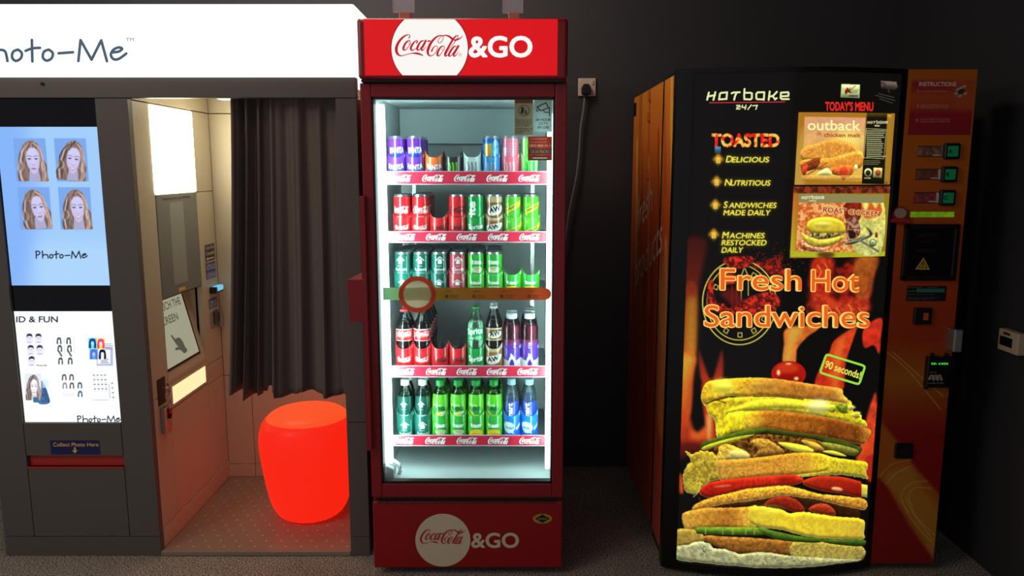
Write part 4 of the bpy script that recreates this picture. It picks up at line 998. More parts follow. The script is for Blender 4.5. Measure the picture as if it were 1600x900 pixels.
    lo = grid_sheet('bottle_label', p, lambda i, j: ((rad(l1-(l1-l0)*j/(h-1))+.0006)*np.sin(-pi+2*pi*i/(w-1)), -(rad(l1-(l1-l0)*j/(h-1))+.0006)*np.cos(-pi+2*pi*i/(w-1)), l1-(l1-l0)*j/(h-1)), ink_label, o)
    rc_ = rr[-1]+.0022; z0 = zz[-1]-.006
    cpm = MB().lathe([(rc_-.0012, z0), (rc_, z0+.001), (rc_, top-.0015), (rc_-.0015, top), (.0001, top)], n=28)
    for k_ in range(28):
        a = 2*pi*k_/28; cpm.box(rc_*cos(a)-.0005, rc_*cos(a)+.0005, rc_*sin(a)-.0005, rc_*sin(a)+.0005, z0+.002, top-.003)
    cpm.build('bottle_cap', mat('cap_%d_%d_%d' % capc, capc, .35), o)
    _proto[key] = o; return o

wire = mat('shelf_grey', (120, 128, 130), .4)
strip_red = mat('price_strip_red', (206, 32, 62), .35); strip_edge = mat('strip_edge', (186, 166, 174), .3); logo_white = mat('strip_logo_white', (250, 246, 246), .4)
push_m = mat('pusher_black', (26, 28, 30), .5)
CARDS = [['grape','grape','orange','black_energy','white_energy','mango','pink','lime_energy'],
 ['cola','cola','cola_zero','cola_zero','lemon_lime','root_beer','citrus','citrus'],
 ['dark_tea','dark_tea','dark_tea','red_tea','green_tea','green_tea','lemon_tea','lemon_tea'],
 ['cola','cola','cola_zero','cola_zero','lemon_lime','root_beer','vitamin','vitamin'],
 ['dark_tea','dark_tea','green_tea','green_tea','lemon_tea','lemon_tea','water','water']]
NUM = [[2,3,0,0,0,1,2,2],[2,4,0,1,2,1,2,2],[4,4,4,4,4,4,0,0],[2,5,0,0,1,2,2,3],[2,2,3,3,3,3,2,2]]
DESC = {'grape':'purple soda can with white lettering','mango':'blue and yellow energy drink can','pink':'pink energy drink can','lime_energy':'light green energy drink can',
 'cola':'red cola can, white script','cola_zero':'red cola can, black script','lemon_lime':'green lemon-lime soda can','root_beer':'brown root beer can','citrus':'green can with yellow band',
 'dark_tea':'dark teal tea can','red_tea':'dusty red tea can','green_tea':'bright green tea can'}
DESCB = {'cola':'red-labelled cola bottle','lemon_lime':'clear bottle with green label','root_beer':'brown root beer bottle','vitamin':'wine-red bottle with purple label',
 'dark_tea':'dark teal tea bottle','green_tea':'green tea bottle with white flower','lemon_tea':'green tea bottle with yellow lemon','water':'clear blue water bottle'}
CATB = {'dark_tea':'tea bottle','green_tea':'tea bottle','lemon_tea':'tea bottle','water':'water bottle'}
LANE = ['first','second','third','fourth','fifth','sixth','seventh','last']
card_cache = {}; CR = .0343
def card(kind, x, y, zbase, ztop, sh):
    key = kind
    if key not in card_cache: card_cache[key] = make_pic(kind, 64, 58, .48, False)
    p = card_cache[key]; h = ztop - zbase
    I = np.arange(p.w); a = -radians(84)+radians(168)*I/(p.w-1)
    dip = .24*np.clip(1-np.abs(np.sin(a))**3.2, 0, 1)           # scooped top edge with two pointed ears
    top = 1 - dip
    def f(i, j):
        ii = i.astype(int); aa = a[ii]
        return (x+CR*np.sin(aa), y-CR*np.cos(aa), zbase + h*top[ii]*(1-j/(p.h-1)))
    o = grid_sheet('label_card', p, f, ink_card, None); k = o.modifiers.new('thickness', 'SOLIDIFY'); k.thickness = .0010; k.offset = 1
    return keep(o, sh)
YL = 2.892
for r, (v0, v1) in enumerate(ROWS):
    zs1_, zs0_ = zv(v0, YS), zv(v1, YS); zt = zs0_+.012
    sm = MB(); sm.box(IX0+.004, IX1-.004, YS+.006, YI-.04, zs0_+.006, zt)
    sh = cp(sm.build('shelf', wire, bevel=.002))
    xl, xr = -.468, .1315
    ps = keep(MB().box(xl, xr, YS, YS+.004, zs0_, zs1_).build('price_strip', strip_red), sh)
    keep(MB().box(xl, xr, YS-.0012, YS+.005, zs0_-.003, zs0_+.0008).box(xl, xr, YS-.0012, YS+.005, zs1_-.0008, zs1_+.0018).box(xl-.002, xl+.016, YS-.0015, YS+.005, zs0_, zs1_).box(xr-.004, xr+.006, YS-.0015, YS+.005, zs0_-.002, zs1_+.001).build('strip_rail', strip_edge, bevel=.0006), sh)
    cen = [625, 676, 726, 776.5, 826.5] if r == 0 else [(633, 682, 730, 779, 828), (631,681,730,779,828), (632, 682, 730, 777, 825), (631, 681, 730, 779, 828)][r-1]
    vm = (v0+v1)/2
    for u in cen: keep(plate(cola2d(u-18.5, vm-8.0, .0235*(1.02 if r == 0 else .98), k=3, fat=1.75), front(YS-.0012), 'strip_logo', logo_white, None), sh)
    for i in range(8):
        x = LX0[r]+LDX[r]*i
        ztop = zs1_ + [.078, .066, .075, .088, .098][r]
        if r in (1, 2): ztop = zs1_+.072
        card(CARDS[r][i], x, YL, zt+.0005, ztop, sh)
        if NUM[r][i] == 0:
            pm = MB(); pm.lathe([(.0295,.0),(.0295,.062 if r != 3 else .078),(.0001,.062 if r != 3 else .078)], (x, YL+.006, zt+.001), n=24)
            if r == 3: pm.prism([(x-.004,YL+.03,zt+.07),(x+.014,YL+.03,zt+.07),(x+.012,YL+.03,zt+.125)], (0,.004,0))
            keep(pm.build('pusher', push_m), sh)
    for i in range(8):
        kind = CARDS[r][i]; n = NUM[r][i]
        if r == 2 and i in (6, 7): continue
        for k in range(n):
            isb = r >= 3
            src = bottle(kind) if isb else can(kind)
            o = src if src.name not in C.objects else copy_tree(src)
            if src.name not in C.objects and o is src: C.objects.link(o)
            x = LX0[r]+LDX[r]*i; rot = random.Random(r*100+i*10+k).uniform(-.25, .25)
            o.location = (x, YL + .0675*k, zt+.001); o.rotation_euler = (0, 0, rot)
            d = (DESCB if isb else DESC)[kind]
            if k == 0 and n == 1: pos = 'in %s lane of %s' % (LANE[i], ROWN[r])
            else: pos = '%s in %s lane of %s' % (['front','second','third','fourth','fifth'][k], LANE[i], ROWN[r])
            tag(o, '%s %s' % (d, pos), (CATB.get(kind, 'soda bottle') if isb else ('energy drink can' if kind in ('mango','pink','lime_energy') else 'tea can' if 'tea' in kind else 'soda can')), 'drinks on the %s of the cooler' % ROWN[r])

# ------------------------------------------------------------------ hot sandwich vending machine
VX0, VXD, VX1, VY, VYB = .563, 1.349, 1.589, 2.70, 3.66
VZ0, VZ1 = .028, zv(108, VY)
vend = thing('sandwich_vending_machine', 'tall black and orange hot sandwich vending machine with glowing sandwich picture', 'vending machine', (1.08, 3.15, 0))
bpy.context.view_layer.update()
def vp(o, parent=None): return keep(o, parent or vend)
blk = mat('black_machine_enamel', (9, 9, 10), .35, spec=.4)
YSEAM = 2.935; SEAM = .03
vp(MB().box(VX0+.007, VX1-.002, YSEAM+SEAM, VYB, VZ0+.03, VZ1-.035).build('cabinet', blk, bevel=.004))
vp(MB().box(VXD+.001, VX1-.002, VY+.006, YSEAM, VZ0, VZ1).box(VX0+.006, VXD, VY+.045, YSEAM, VZ0, VZ1).build('door_body', blk, bevel=.004))
# bulging lit door
BUL = .07; XMD = (VX0+VXD)/2; HW = (VXD-VX0)/2
ydoor = lambda x: VY - BUL*(1-((np.asarray(x, float)-XMD)/HW)**2)
def D2(u, v):
    y = np.full(np.shape(u), VY-BUL*.6)
    for _ in range(12): x, z = P(u, v, y); y = ydoor(np.clip(x, VX0, VXD))
    return x, z
def dmap(off):
    def f(u, v):
        x, z = D2(u, v); return (float(x), float(ydoor(x))-off, float(z))
    return f
fr_ = MB(); N = 28
def slab(x0, x1, z0, z1, off, depth):
    n = max(2, int(N*(x1-x0)/(2*HW))); xs = np.linspace(x0, x1, n+1)
    pts = [(x, float(ydoor(x))-off, z0) for x in xs] + [(x, VY+depth, z0) for x in xs[::-1]]
    fr_.prism(pts, (0, 0, z1-z0))
PX0_, PX1_ = .615, 1.330; PZ0, PZ1 = .038, zv(114, VY-.03)
slab(VX0, PX0_, VZ0-.012, VZ1, 0, .045); slab(PX1_, VXD, VZ0-.012, VZ1, 0, .045); slab(PX0_, PX1_, PZ1, VZ1, 0, .045); slab(PX0_, PX1_, VZ0-.012, PZ0, 0, .045)
vp(fr_.build('door_frame', blk))
for xx in (VX0+.08, VX1-.10):
    for yy in (2.80, 3.55): vp(MB().box(xx-.06, xx+.08, yy-.03, yy+.05, 0, VZ0+.031).build('foot', mat('pale_feet', (150, 140, 120), .6), bevel=.004))
# ---- the printed, backlit sandwich picture
PPM = 560.0
PW, PH = int((PX1_-PX0_)*PPM)+1, int((PZ1-PZ0)*PPM)+1
def ptf(u, v):
    x, z = D2(u, v); return (x-PX0_)*PPM, (PZ1-z)*PPM
pic = Pic(PW, PH, (13, 11, 10), ptf, PPM*2.64/FPX)
c4 = lambda *a: [(1060+x/3.75, 380+y/3.75) for x, y in a]
c5 = lambda *a: [(1040+x/4.4444, 560+y/4.4444) for x, y in a]
c6 = lambda *a: [(1040+x/4.4444, 700+y/4.4444) for x, y in a]
# flames
pic.poly(c4((45,-20),(165,-20),(150,120),(112,300),(104,420),(95,300),(60,250),(42,200)), (52,14,9), (120,34,16), soft=3)
pic.poly(c4((50,230),(112,260),(110,450),(104,640),(92,760),(74,1000),(20,1000),(28,600),(40,380)), (120,40,14), (206,76,24), soft=2, noise=.15, cell=14, stretch=4, seed=2)
pic.poly(c4((58,330),(106,340),(104,600),(88,740),(60,820),(42,720),(46,480)), (150,100,26), (206,130,36), soft=4)
pic.poly(c5((108,0),(212,0),(182,110),(172,240),(165,360),(190,480),(225,520),(300,460),(345,520),(330,600),(250,620),(160,600),(105,590)), (206,96,30), (176,44,22), soft=2.2, noise=.15, cell=10, stretch=3, seed=4)
pic.poly(c5((122,0),(196,0),(164,120),(152,300),(140,420),(124,260)), (204,166,46), (196,84,26), soft=4)
pic.poly(c5((185,500),(230,522),(300,466),(318,520),(240,570),(180,560)), (216,100,34), soft=3, alpha=.8)
pic.poly(c5((234,-60),(262,20),(325,150),(394,-60),(398,160),(330,250),(262,180),(238,80)), (96,22,14), (206,60,28), soft=2)
pic.poly(c5((255,180),(330,250),(345,480),(340,620),(300,560),(270,400)), (180,48,24), (196,60,26), soft=2)
pic.poly(c5((290,400),(322,410),(312,560),(295,560)), (226,170,80), soft=2.5)
pic.poly(c5((105,590),(330,600),(300,680),(180,650),(110,700)), (90,20,14), soft=5)
pic.poly(c4((760,300),(770,200),(800,95),(900,85),(940,150),(1010,100),(1060,85),(1175,80),(1150,200),(1125,340),(1090,400),(980,430),(850,430),(760,420)), (160,30,16), soft=2.5, noise=.75, cell=10, seed=8, nc=(40,10,8))
pic.poly(c4((1050,88),(1172,85),(1150,190),(1128,300),(1100,360),(1050,330),(1030,200)), (150,84,24), (176,70,28), soft=2.5, noise=.3, cell=8)
pic.poly(c4((800,90),(905,95),(900,200),(890,300),(800,300),(790,200)), (214,60,26), (200,46,22), soft=3, noise=.5, cell=5, seed=5, nc=(130,16,12))
pic.poly(c4((790,290),(880,300),(940,340),(1040,330),(1110,330),(1120,400),(960,420),(800,400)), (206,60,30), soft=3, noise=.5, cell=6, seed=6, nc=(120,20,14))
for i, (x, y) in enumerate(((820,130),(860,120),(930,380),(1000,360),(1060,380),(880,370))):
    pic.stroke(c4((x,y),(x+20,y+40),(x-10,y+90)), 2.2, (240,150,60), .7, 2, True)
pic.poly(c4((560,90),(620,60),(600,130),(650,180),(560,190),(500,150),(440,140),(470,110)), (190,34,24), soft=2, noise=.8, cell=5, seed=9, nc=(30,8,6))
rr_ = random.Random(4)
for i in range(130):
    x, y = rr_.gauss(560, 110), rr_.gauss(120, 45); pic.ell(*c4((x, y))[0], rr_.uniform(.4, 1), rr_.uniform(.4, 1), (170,40,30), alpha=.8)
pic.poly(c4((640,500),(830,490),(760,550),(700,620),(688,705),(618,705),(622,600)), (216,96,34), (206,120,50), soft=1.2, noise=.25, cell=8)
pic.poly(c4((655,500),(730,510),(680,600),(655,700),(628,700),(640,600)), (206,170,60), soft=3, alpha=.8)
pic.poly(c4((920,570),(1045,490),(1030,560),(985,700),(962,870),(805,850),(850,700),(890,640)), (214,66,26), (196,40,20), soft=1.2, noise=.25, cell=9)
pic.poly(c4((925,600),(985,540),(960,680),(940,860),(900,850),(905,700)), (230,110,40), soft=3, alpha=.7)
pic.poly(c4((1092,500),(1195,440),(1190,560),(1180,650),(1150,600),(1092,612)), (196,50,28), (206,40,22), soft=1.2, noise=.25, cell=9)
pic.poly(c5((1440,290),(1470,270),(1470,700),(1330,720),(1390,520),(1400,420)), (206,60,30), (216,70,30), soft=1.5, noise=.25, cell=9)
pic.poly(c6((100,180),(120,220),(125,310),(100,310)), (214,80,30), soft=1.5)
pic.poly(c6((1390,80),(1450,60),(1450,230),(1400,215)), (170,36,20), soft=1.5)
# clock drawn in neon line
clk = (214, 200, 84)
def ringp(cx, cy, rx, ry, w, col): pic.stroke([(cx+rx*cos(a), cy+ry*sin(a)) for a in np.linspace(0, 2*pi, 60)], w, col)
pic.ell(1156, 473, 51, 59, (13,11,10)); 
ringp(1156, 473, 57.6, 66.2, 1.7, clk); ringp(1156, 473, 50.6, 59, 1.5, clk)
for i in range(12):
    a = 2*pi*i/12
    if i in (2, 3, 4, 8, 10, 1, 5, 7, 11):
        x, y = 1157+43.5*cos(a), 474+50*sin(a); r_ = 3.6
        q = [(x+r_*1.2*cos(a+pi/4+k*pi/2), y+r_*1.3*sin(a+pi/4+k*pi/2)) for k in range(5)]; pic.stroke(q, 1.2, clk)
pic.stroke([(1159,470),(1159,432),(1164,418),(1170,432),(1170,462)], 1.2, clk)
pic.poly(c4((250,290),(340,270),(380,340),(340,380),(290,340)), (110,20,16), soft=2.5, alpha=.8)
for pts, sd in (((( 190,380),(260,350),(300,385),(400,330),(480,300),(540,330),(575,370),(560,420),(480,430),(380,420),(240,410)), 3), (((180,230),(205,220),(210,300),(230,380),(180,390),(170,320)), 5), (((480,300),(560,290),(600,350),(560,390),(470,370)), 7), (((240,180),(350,190),(360,230),(260,240)), 8), (((270,90),(420,75),(440,120),(380,150),(300,140)), 9)):
    pic.poly(c4(*pts), (216,44,26), soft=1.2, noise=.8, cell=4, seed=sd, nc=(40,8,6))
pic.stroke(c4((318,250),(316,370)), 1.6, (120,26,20)); pic.stroke(c4((342,250),(344,370)), 1.6, (120,26,20))
# cherry tomato and sandwich
pic.ell(*c5((858,112))[0], 27.2, 20.6, (176,22,10)); pic.ell(*c5((850,70))[0], 17, 8, (206,60,24), soft=2, alpha=.8); pic.ell(*c5((862,150))[0], 20, 8, (120,10,8), soft=2.5, alpha=.6)
pic.ell(*c5((788,102))[0], 2.6, 4.4, (255,226,170), soft=.8); pic.ell(*c5((912,143))[0], 3.6, 2.6, (255,220,150), soft=.8); pic.ell(*c5((858,40))[0], 5, 1.4, (255,200,130), soft=.8)
pic.vol = .55
pic.poly(c5((270,325),(300,300),(380,280),(560,270),(740,262),(860,272),(1000,285),(1265,290),(1300,335),(1312,375),(1362,395),(1368,425),(1392,438),(1390,478),(1200,432),(1000,398),(780,372),(560,372),(440,397),(425,460),(405,530),(360,555),(342,430),(300,390),(284,340)), (196,172,36), (230,214,50), noise=.4, cell=4, octs=4, rough=.3, seed=11, edge=(250,240,150), edgew=.8)
pic.poly(c5((250,285),(254,235),(275,185),(312,160),(420,145),(560,137),(700,139),(850,155),(980,175),(1110,195),(1225,215),(1240,258),(1268,285),(1268,318),(1150,302),(1000,288),(860,274),(740,264),(640,264),(560,272),(450,265),(380,288),(300,302),(268,325)), (206,150,44), stops=[(0,(200,158,36)),(.1,(236,204,56)),(.22,(220,178,46)),(.4,(198,136,40)),(.6,(186,118,36)),(.85,(192,128,44)),(1,(226,176,74))], noise=.3, cell=4, octs=4, rough=.25, seed=12, edge=(244,214,110), edgew=1)
pic.ell(*c5((405,195))[0], 13, 8.5, (255,252,96), soft=4); pic.ell(*c5((690,185))[0], 26, 5, (206,164,70), soft=3, alpha=.5); pic.ell(*c5((1080,250))[0], 26, 6, (176,104,36), soft=4, alpha=.6)
pic.stroke(c5((285,318),(330,298),(430,272)), 3.0, (66,36,12), .9, 1.5); pic.stroke(c5((345,290),(420,312)), 2, (70,40,14), .8, 1.5); pic.stroke(c5((615,268),(740,266),(860,276),(960,288)), 2.2, (72,42,14), .8, 1.5, True)
pic.poly(c5((545,322),(620,292),(800,282),(1000,302),(1190,332),(1210,372),(1000,356),(760,348),(540,368),(438,378),(446,356)), (230,222,86), (240,228,50), soft=.6, noise=.2, cell=3)
pic.stroke(c5((440,372),(560,352),(760,346),(1000,356)), 1, (180,150,30), .7, 1, True); pic.ell(*c5((1070,335))[0], 13, 8, (255,255,190), soft=4)
for x, y, r_, cc in ((1235,350,11,(108,128,30)),(1290,345,7,(206,206,110)),(1160,360,7,(140,150,40)),(1330,395,8,(200,196,90)),(1250,372,5,(64,86,20))): pic.poly(c5(*[(x+r_*4*cos(t)*(1+.3*sin(3*t+x)), y+r_*3*sin(t)) for t in np.linspace(0, 6.28, 12, endpoint=False)]), cc, soft=.8, noise=.5, cell=3, seed=x)
pic.poly(c5((430,392),(560,372),(600,470),(590,498),(470,518),(398,540),(420,460)), (242,226,50), (230,206,34), noise=.35, cell=2.5, stretch=3, rough=.4, seed=14)
pic.poly(c5((552,385),(600,368),(780,370),(1000,396),(1200,432),(1422,495),(1406,562),(1380,602),(1250,580),(1080,542),(900,522),(700,492),(590,497),(552,470)), (178,104,24), stops=[(0,(240,214,60)),(.08,(226,180,46)),(.18,(176,104,24)),(.45,(156,86,20)),(.7,(132,68,16)),(.88,(120,60,14)),(.96,(180,118,36)),(1,(214,160,64))], noise=.3, cell=4, octs=4, rough=.25, seed=15, edge=(214,150,60), edgew=.8)
pic.ell(*c5((1160,520))[0], 8, 12, (96,44,12), soft=4, alpha=.7)
for i in range(60):
    x = rr_.uniform(600, 1380); y = 385+(x-600)*.14+rr_.uniform(5, 100); pic.ell(*c5((x, y))[0], .7, .5, (230,190,120), alpha=.7)
pic.poly(c5((350,600),(480,565),(620,535),(760,530),(900,548),(1080,580),(1115,650),(1000,672),(830,682),(650,700),(400,720),(350,700)), (128,80,24), noise=.75, cell=4, octs=4, seed=16, nc=(34,16,6))
pic.poly(c5((600,498),(720,492),(900,522),(1080,544),(1250,580),(1365,622),(1362,650),(1330,685),(1240,672),(1120,640),(1080,575),(900,548),(740,532)), (44,58,12), (58,70,18), noise=.2)
pic.poly(c5((1085,588),(1200,600),(1338,640),(1322,678),(1240,668),(1130,640)), (132,130,46), (108,104,40), noise=.3, cell=4)
pic.poly(c5((244,612),(262,584),(340,560),(480,520),(600,495),(720,496),(620,538),(500,572),(380,602),(290,638),(250,634)), (70,92,18), (52,70,14), noise=.2)
pic.poly(c5((250,632),(290,606),(400,572),(520,545),(625,532),(500,574),(380,604),(292,640)), (178,178,50), noise=.15); pic.stroke(c5((300,575),(480,522),(600,497)), 1.2, (130,150,40), .8)
pic.poly(c5((368,655),(380,612),(440,600),(560,650),(585,690),(480,705),(360,712)), (206,160,58), (224,190,90), noise=.5, cell=3, octs=4, rough=.4, seed=18); pic.poly(c5((590,590),(640,560),(720,570),(800,620),(824,660),(700,680),(610,690),(650,640)), (200,150,54), (150,100,36), noise=.5, cell=3, octs=4, rough=.4, seed=19)
pic.poly(c5((785,588),(900,595),(1022,626),(1012,664),(880,645)), (234,220,84), noise=.12); pic.poly(c5((945,572),(1050,590),(1105,640),(1020,632)), (196,150,60), noise=.25); pic.poly(c5((1095,650),(1170,645),(1262,682),(1180,676)), (226,214,90)); pic.poly(c5((440,650),(540,640),(590,692),(480,700)), (228,206,140), soft=1.5)
pic.poly(c6((138,30),(165,35),(192,46),(240,24),(332,36),(368,92),(394,150),(388,216),(302,242),(242,302),(200,322),(140,302),(124,200),(150,130),(176,90)), (206,178,58), (190,176,56), noise=.62, cell=4, octs=4, rough=.7, seed=20, nc=(120,86,22), edge=(236,222,140), edgew=.7)
for i in range(16): x, y = rr_.uniform(150, 360), rr_.uniform(60, 290); pic.stroke(c6((x,y),(x+rr_.uniform(-30,30),y+rr_.uniform(10,40)),(x+rr_.uniform(-50,50),y+rr_.uniform(30,60))), rr_.uniform(.8,2.2), rr_.choice(((232,216,110),(120,84,24),(226,206,90))), .6, 1, True)
pic.poly(c6((1050,48),(1130,60),(1200,74),(1396,105),(1396,175),(1412,216),(1330,204),(1200,190),(1050,198),(950,204),(900,194),(1000,180),(1100,150)), (232,212,50), (206,190,56), noise=.5, cell=3, octs=4, rough=.6, seed=21, nc=(140,116,26), edge=(240,230,140), edgew=.7)
pic.poly(c6((362,97),(450,85),(600,74),(780,53),(900,38),(1050,38),(1132,60),(1150,110),(1130,160),(1000,182),(900,192),(740,197),(600,212),(450,227),(382,227)), (216,154,52), stops=[(0,(190,140,52)),(.15,(206,146,46)),(.5,(208,140,42)),(.75,(214,156,46)),(.9,(232,198,50)),(1,(232,206,54))], noise=.3, cell=3, octs=4, rough=.25, seed=22, edge=(240,190,90), edgew=.7)
for i in range(220):
    x = rr_.uniform(400, 1080); y = 205-(x-400)*.075+rr_.uniform(-95, -5); pic.ell(*c6((x, y))[0], .6, .5, (250,214,130), alpha=.7)
pic.poly(c6((240,432),(420,395),(600,368),(740,343),(850,336),(980,353),(1090,373),(1330,428),(1342,495),(1200,480),(1000,460),(820,445),(620,418),(430,428)), (48,24,8), noise=.4, cell=4)
pic.poly(c6((238,302),(290,255),(350,235),(500,215),(700,200),(880,191),(940,205),(962,236),(880,264),(760,268),(560,292),(430,328),(330,348),(268,342)), (214,48,20), (150,16,8), noise=.25, cell=3, stretch=2, edge=(226,90,50), edgew=.7); pic.ell(*c6((400,270))[0], 14, 2, (240,120,80), rot=-.1, soft=1.2, alpha=.7); pic.ell(*c6((840,220))[0], 16, 5, (120,10,8), soft=3, alpha=.6)
pic.poly(c6((958,240),(1000,215),(1080,199),(1220,204),(1330,229),(1367,250),(1367,342),(1250,324),(1100,304),(980,268)), (176,44,16), (132,16,8), noise=.12, cell=6, edge=(206,80,40), edgew=.8); pic.ell(*c6((1195,290))[0], 9, 3, (248,170,120), rot=.15, soft=1.2)
pic.poly(c6((1366,255),(1408,262),(1404,350),(1366,342)), (206,196,90), smooth=False)
pic.poly(c6((186,442),(200,405),(260,370),(350,340),(480,310),(560,290),(690,278),(830,266),(950,290),(1080,325),(1200,335),(1386,360),(1392,432),(1280,417),(1090,372),(980,352),(850,337),(740,347),(600,372),(420,392),(300,422),(220,442)), (226,172,58), (190,122,40), noise=.5, cell=3, octs=4, rough=.4, seed=24, edge=(240,200,100), edgew=.7)
for x in (235,300,360,430,700,1085): pic.stroke(c6((x,300+abs(700-x)*.1),(x+18,400-(x>600)*40)), 1, (150,92,26), .7, 1)
pic.poly(c6((688,402),(740,355),(830,339),(920,370),(968,432),(950,466),(880,442),(780,407)), (150,40,18), (110,22,10), noise=.3, cell=3, edge=(190,80,40), edgew=.7); pic.poly(c6((998,432),(1050,395),(1120,394),(1172,430),(1177,472),(1080,464)), (172,56,26), (130,34,16), noise=.3, cell=3, edge=(206,100,50), edgew=.7)
pic.poly(c6((123,460),(200,435),(300,420),(430,420),(560,415),(640,405),(620,470),(620,560),(400,557),(220,572),(150,577),(123,530)), (206,146,54), stops=[(0,(206,160,60)),(.3,(196,136,44)),(.6,(170,108,34)),(.8,(208,150,50)),(1,(226,190,64))], noise=.3, cell=4, octs=4, rough=.3, seed=25, edge=(236,196,100), edgew=.7)
pic.poly(c6((585,430),(650,410),(800,428),(860,458),(960,448),(1060,463),(1180,480),(1372,500),(1382,600),(1372,637),(1200,637),(1080,632),(950,612),(800,572),(670,557),(585,520)), (226,208,74), stops=[(0,(224,190,64)),(.1,(228,204,66)),(.4,(236,214,66)),(.7,(220,196,62)),(1,(206,180,66))], noise=.4, cell=5, octs=4, rough=.4, seed=26, nc=(186,146,36), edge=(240,226,120), edgew=.7)
pic.poly(c6((82,572),(220,578),(268,618),(268,655),(150,682),(82,686)), (176,146,60), (150,120,50), noise=.25, cell=5, edge=(210,190,110), edgew=.8)
pic.poly(c6((260,642),(290,613),(450,622),(640,632),(890,655),(910,705),(850,755),(700,735),(520,742),(400,705),(320,675)), (166,110,38), (104,60,20), noise=.4, cell=4, octs=4, rough=.3, seed=27)
pic.poly(c6((890,660),(1080,650),(1200,668),(1372,688),(1372,782),(1200,802),(900,785)), (206,184,72), (170,156,80), noise=.55, cell=3, octs=4, rough=.5, seed=28, nc=(110,90,40))
pic.poly(c6((215,586),(225,557),(400,555),(640,556),(722,575),(700,607),(560,612),(350,607),(230,602)), (120,150,40), (60,96,20), noise=.2); pic.poly(c6((640,563),(720,572),(900,612),(1082,636),(1072,662),(900,657),(780,642),(700,609)), (76,108,26), (50,80,18), noise=.2); pic.poly(c6((1090,640),(1372,640),(1372,687),(1200,677),(1100,660)), (66,94,24), (46,70,18), noise=.2)
for x in (280,400,470,560,620): pic.stroke(c6((x,570),(x,604)), 1.6, (170,190,90), .7, 1.5)
pic.poly(c6((78,690),(150,680),(220,655),(300,665),(340,700),(430,710),(520,740),(640,728),(740,735),(860,755),(960,760),(1100,770),(1250,778),(1367,780),(1100,822),(800,840),(500,827),(250,802),(78,777)), (206,206,160), (170,166,112), noise=.6, cell=5, octs=4, rough=.5, seed=29, nc=(112,116,84), edge=(220,218,176), edgew=.7)
for i in range(120):
    x = rr_.choice((rr_.gauss(270, 30), rr_.gauss(830, 90), rr_.uniform(560, 1000))); y = 720 if x < 350 else 785; pic.ell(*c6((x, y+rr_.gauss(0, 16)))[0], rr_.uniform(.4, 1), rr_.uniform(.3, .8), (40,50,20), alpha=.8)
gr_ = np.random.default_rng(5).random((pic.h, pic.w))-.5; lum = pic.a.max(-1)
pic.a *= (1+.16*np.clip(lum/160, 0, 1)*gr_)[..., None]
R0 = int(ptf(1200, 588)[1]); sb = pic.a[R0:]; yy_ = np.clip((sb[..., 1]-165)/45, 0, 1)*np.clip((sb[..., 0]-sb[..., 2]-40)/60, 0, 1)
sb[..., 0] *= 1+.05*yy_; sb[..., 1] *= 1+.03*yy_; sb[..., 2] *= 1-.35*yy_
pic.ell(*c5((405,195))[0], 16, 9, (255,250,80), soft=5, alpha=.85); pic.ell(*c5((1060,335))[0], 20, 8, (255,255,150), soft=5, alpha=.9); pic.ell(*c5((500,420))[0], 10, 12, (250,236,50), soft=4, alpha=.5); pic.ell(*c6((720,455))[0], 22, 9, (246,226,70), soft=6, alpha=.5)
# list with its printed glow
yl = (248, 236, 84); gl = (120, 108, 8)
for lines, u, v, du in (([('D',1135,'ELICIOUS')],0,253.5,0), ([('N',1133,'UTRITIOUS')],0,290,0)):
    d, x, rest = lines[0]; pic.text(d, x, v, 10.5, yl, shear=.2, bold=.03, glow=gl, gr=3); pic.text(rest, x+9, v, 8.6, yl, width=(60 if d == 'D' else 64)-2, shear=.2, bold=.03, glow=gl, gr=3)
for t, x, v, h_, w_ in (('S',1131,325,10.5,None),('ANDWICHES',1139.5,325,8.6,74),('MADE DAILY',1131,336.5,8.6,73),('M',1129,372.5,10.5,None),('ACHINES',1140,372.5,8.6,55),('RESTOCKED',1128,383.5,8.6,70),('DAILY',1128,395,8.6,33)):
    pic.text(t, x, v, h_, yl, width=w_, shear=.2, bold=.03, glow=gl, gr=3)
for x, y in ((1123,249.5),(1120.5,284.5),(1118.5,321),(1116,367)):
    pic.poly([(x-9.5,y),(x,y-10.5),(x+9.5,y),(x,y+10.5)], (180,150,30), smooth=False, soft=1.5, alpha=.8); pic.poly([(x-6.5,y),(x,y-7.5),(x+6.5,y),(x,y+7.5)], (150,44,20), (232,190,60), smooth=False)
    for k in (-1, 0, 1): pic.stroke([(x+2.5*k, y+5), (x+2*k, y-2), (x+2.8*k, y-4+abs(k))], 1.5, (246,214,70))
pic.text('TOASTED', 1113, 228.5, 20, (232,28,22), width=106, bold=.065, shear=.02, noise=(252,204,80))
pic.rect(1117.5,229,1127,239,(70,130,165),alpha=.8)
pic.poly([(1316,131),(1345,132),(1344,153),(1314.5,152)], (196,210,140), smooth=False); pic.poly([(1321,142),(1325,136),(1328,139),(1331,134),(1329,141),(1333,146),(1326,144),(1322,148)], (130,26,30), smooth=False); pic.stroke([(1326,143),(1338,134)], 1, (60,50,30)); pic.scribble(1331,140,1343,146,3,(90,100,60),.8,2); pic.rect(1328,148.5,1342,150.5,(60,66,36))
pic.poly([(1377,126),(1402,127.5),(1404,136),(1399,140),(1381,137.5)], (86,74,66), smooth=False); pic.ell(1381,133,4,5.5,(54,44,40)); pic.ell(1380.5,133.5,2.2,3,(90,60,56)); pic.stroke([(1389,139),(1391,144)], 2, (60,52,46))
for i, (a, b) in enumerate((((1374,146),(1398,152)),((1369,148.5),(1400,157)),((1376,154),(1396,161)))): pic.stroke([a, b], 1.2, (74,70,58), .9)
lit = print_mat('backlit_print', .12, glow=1.0, spec=.12)
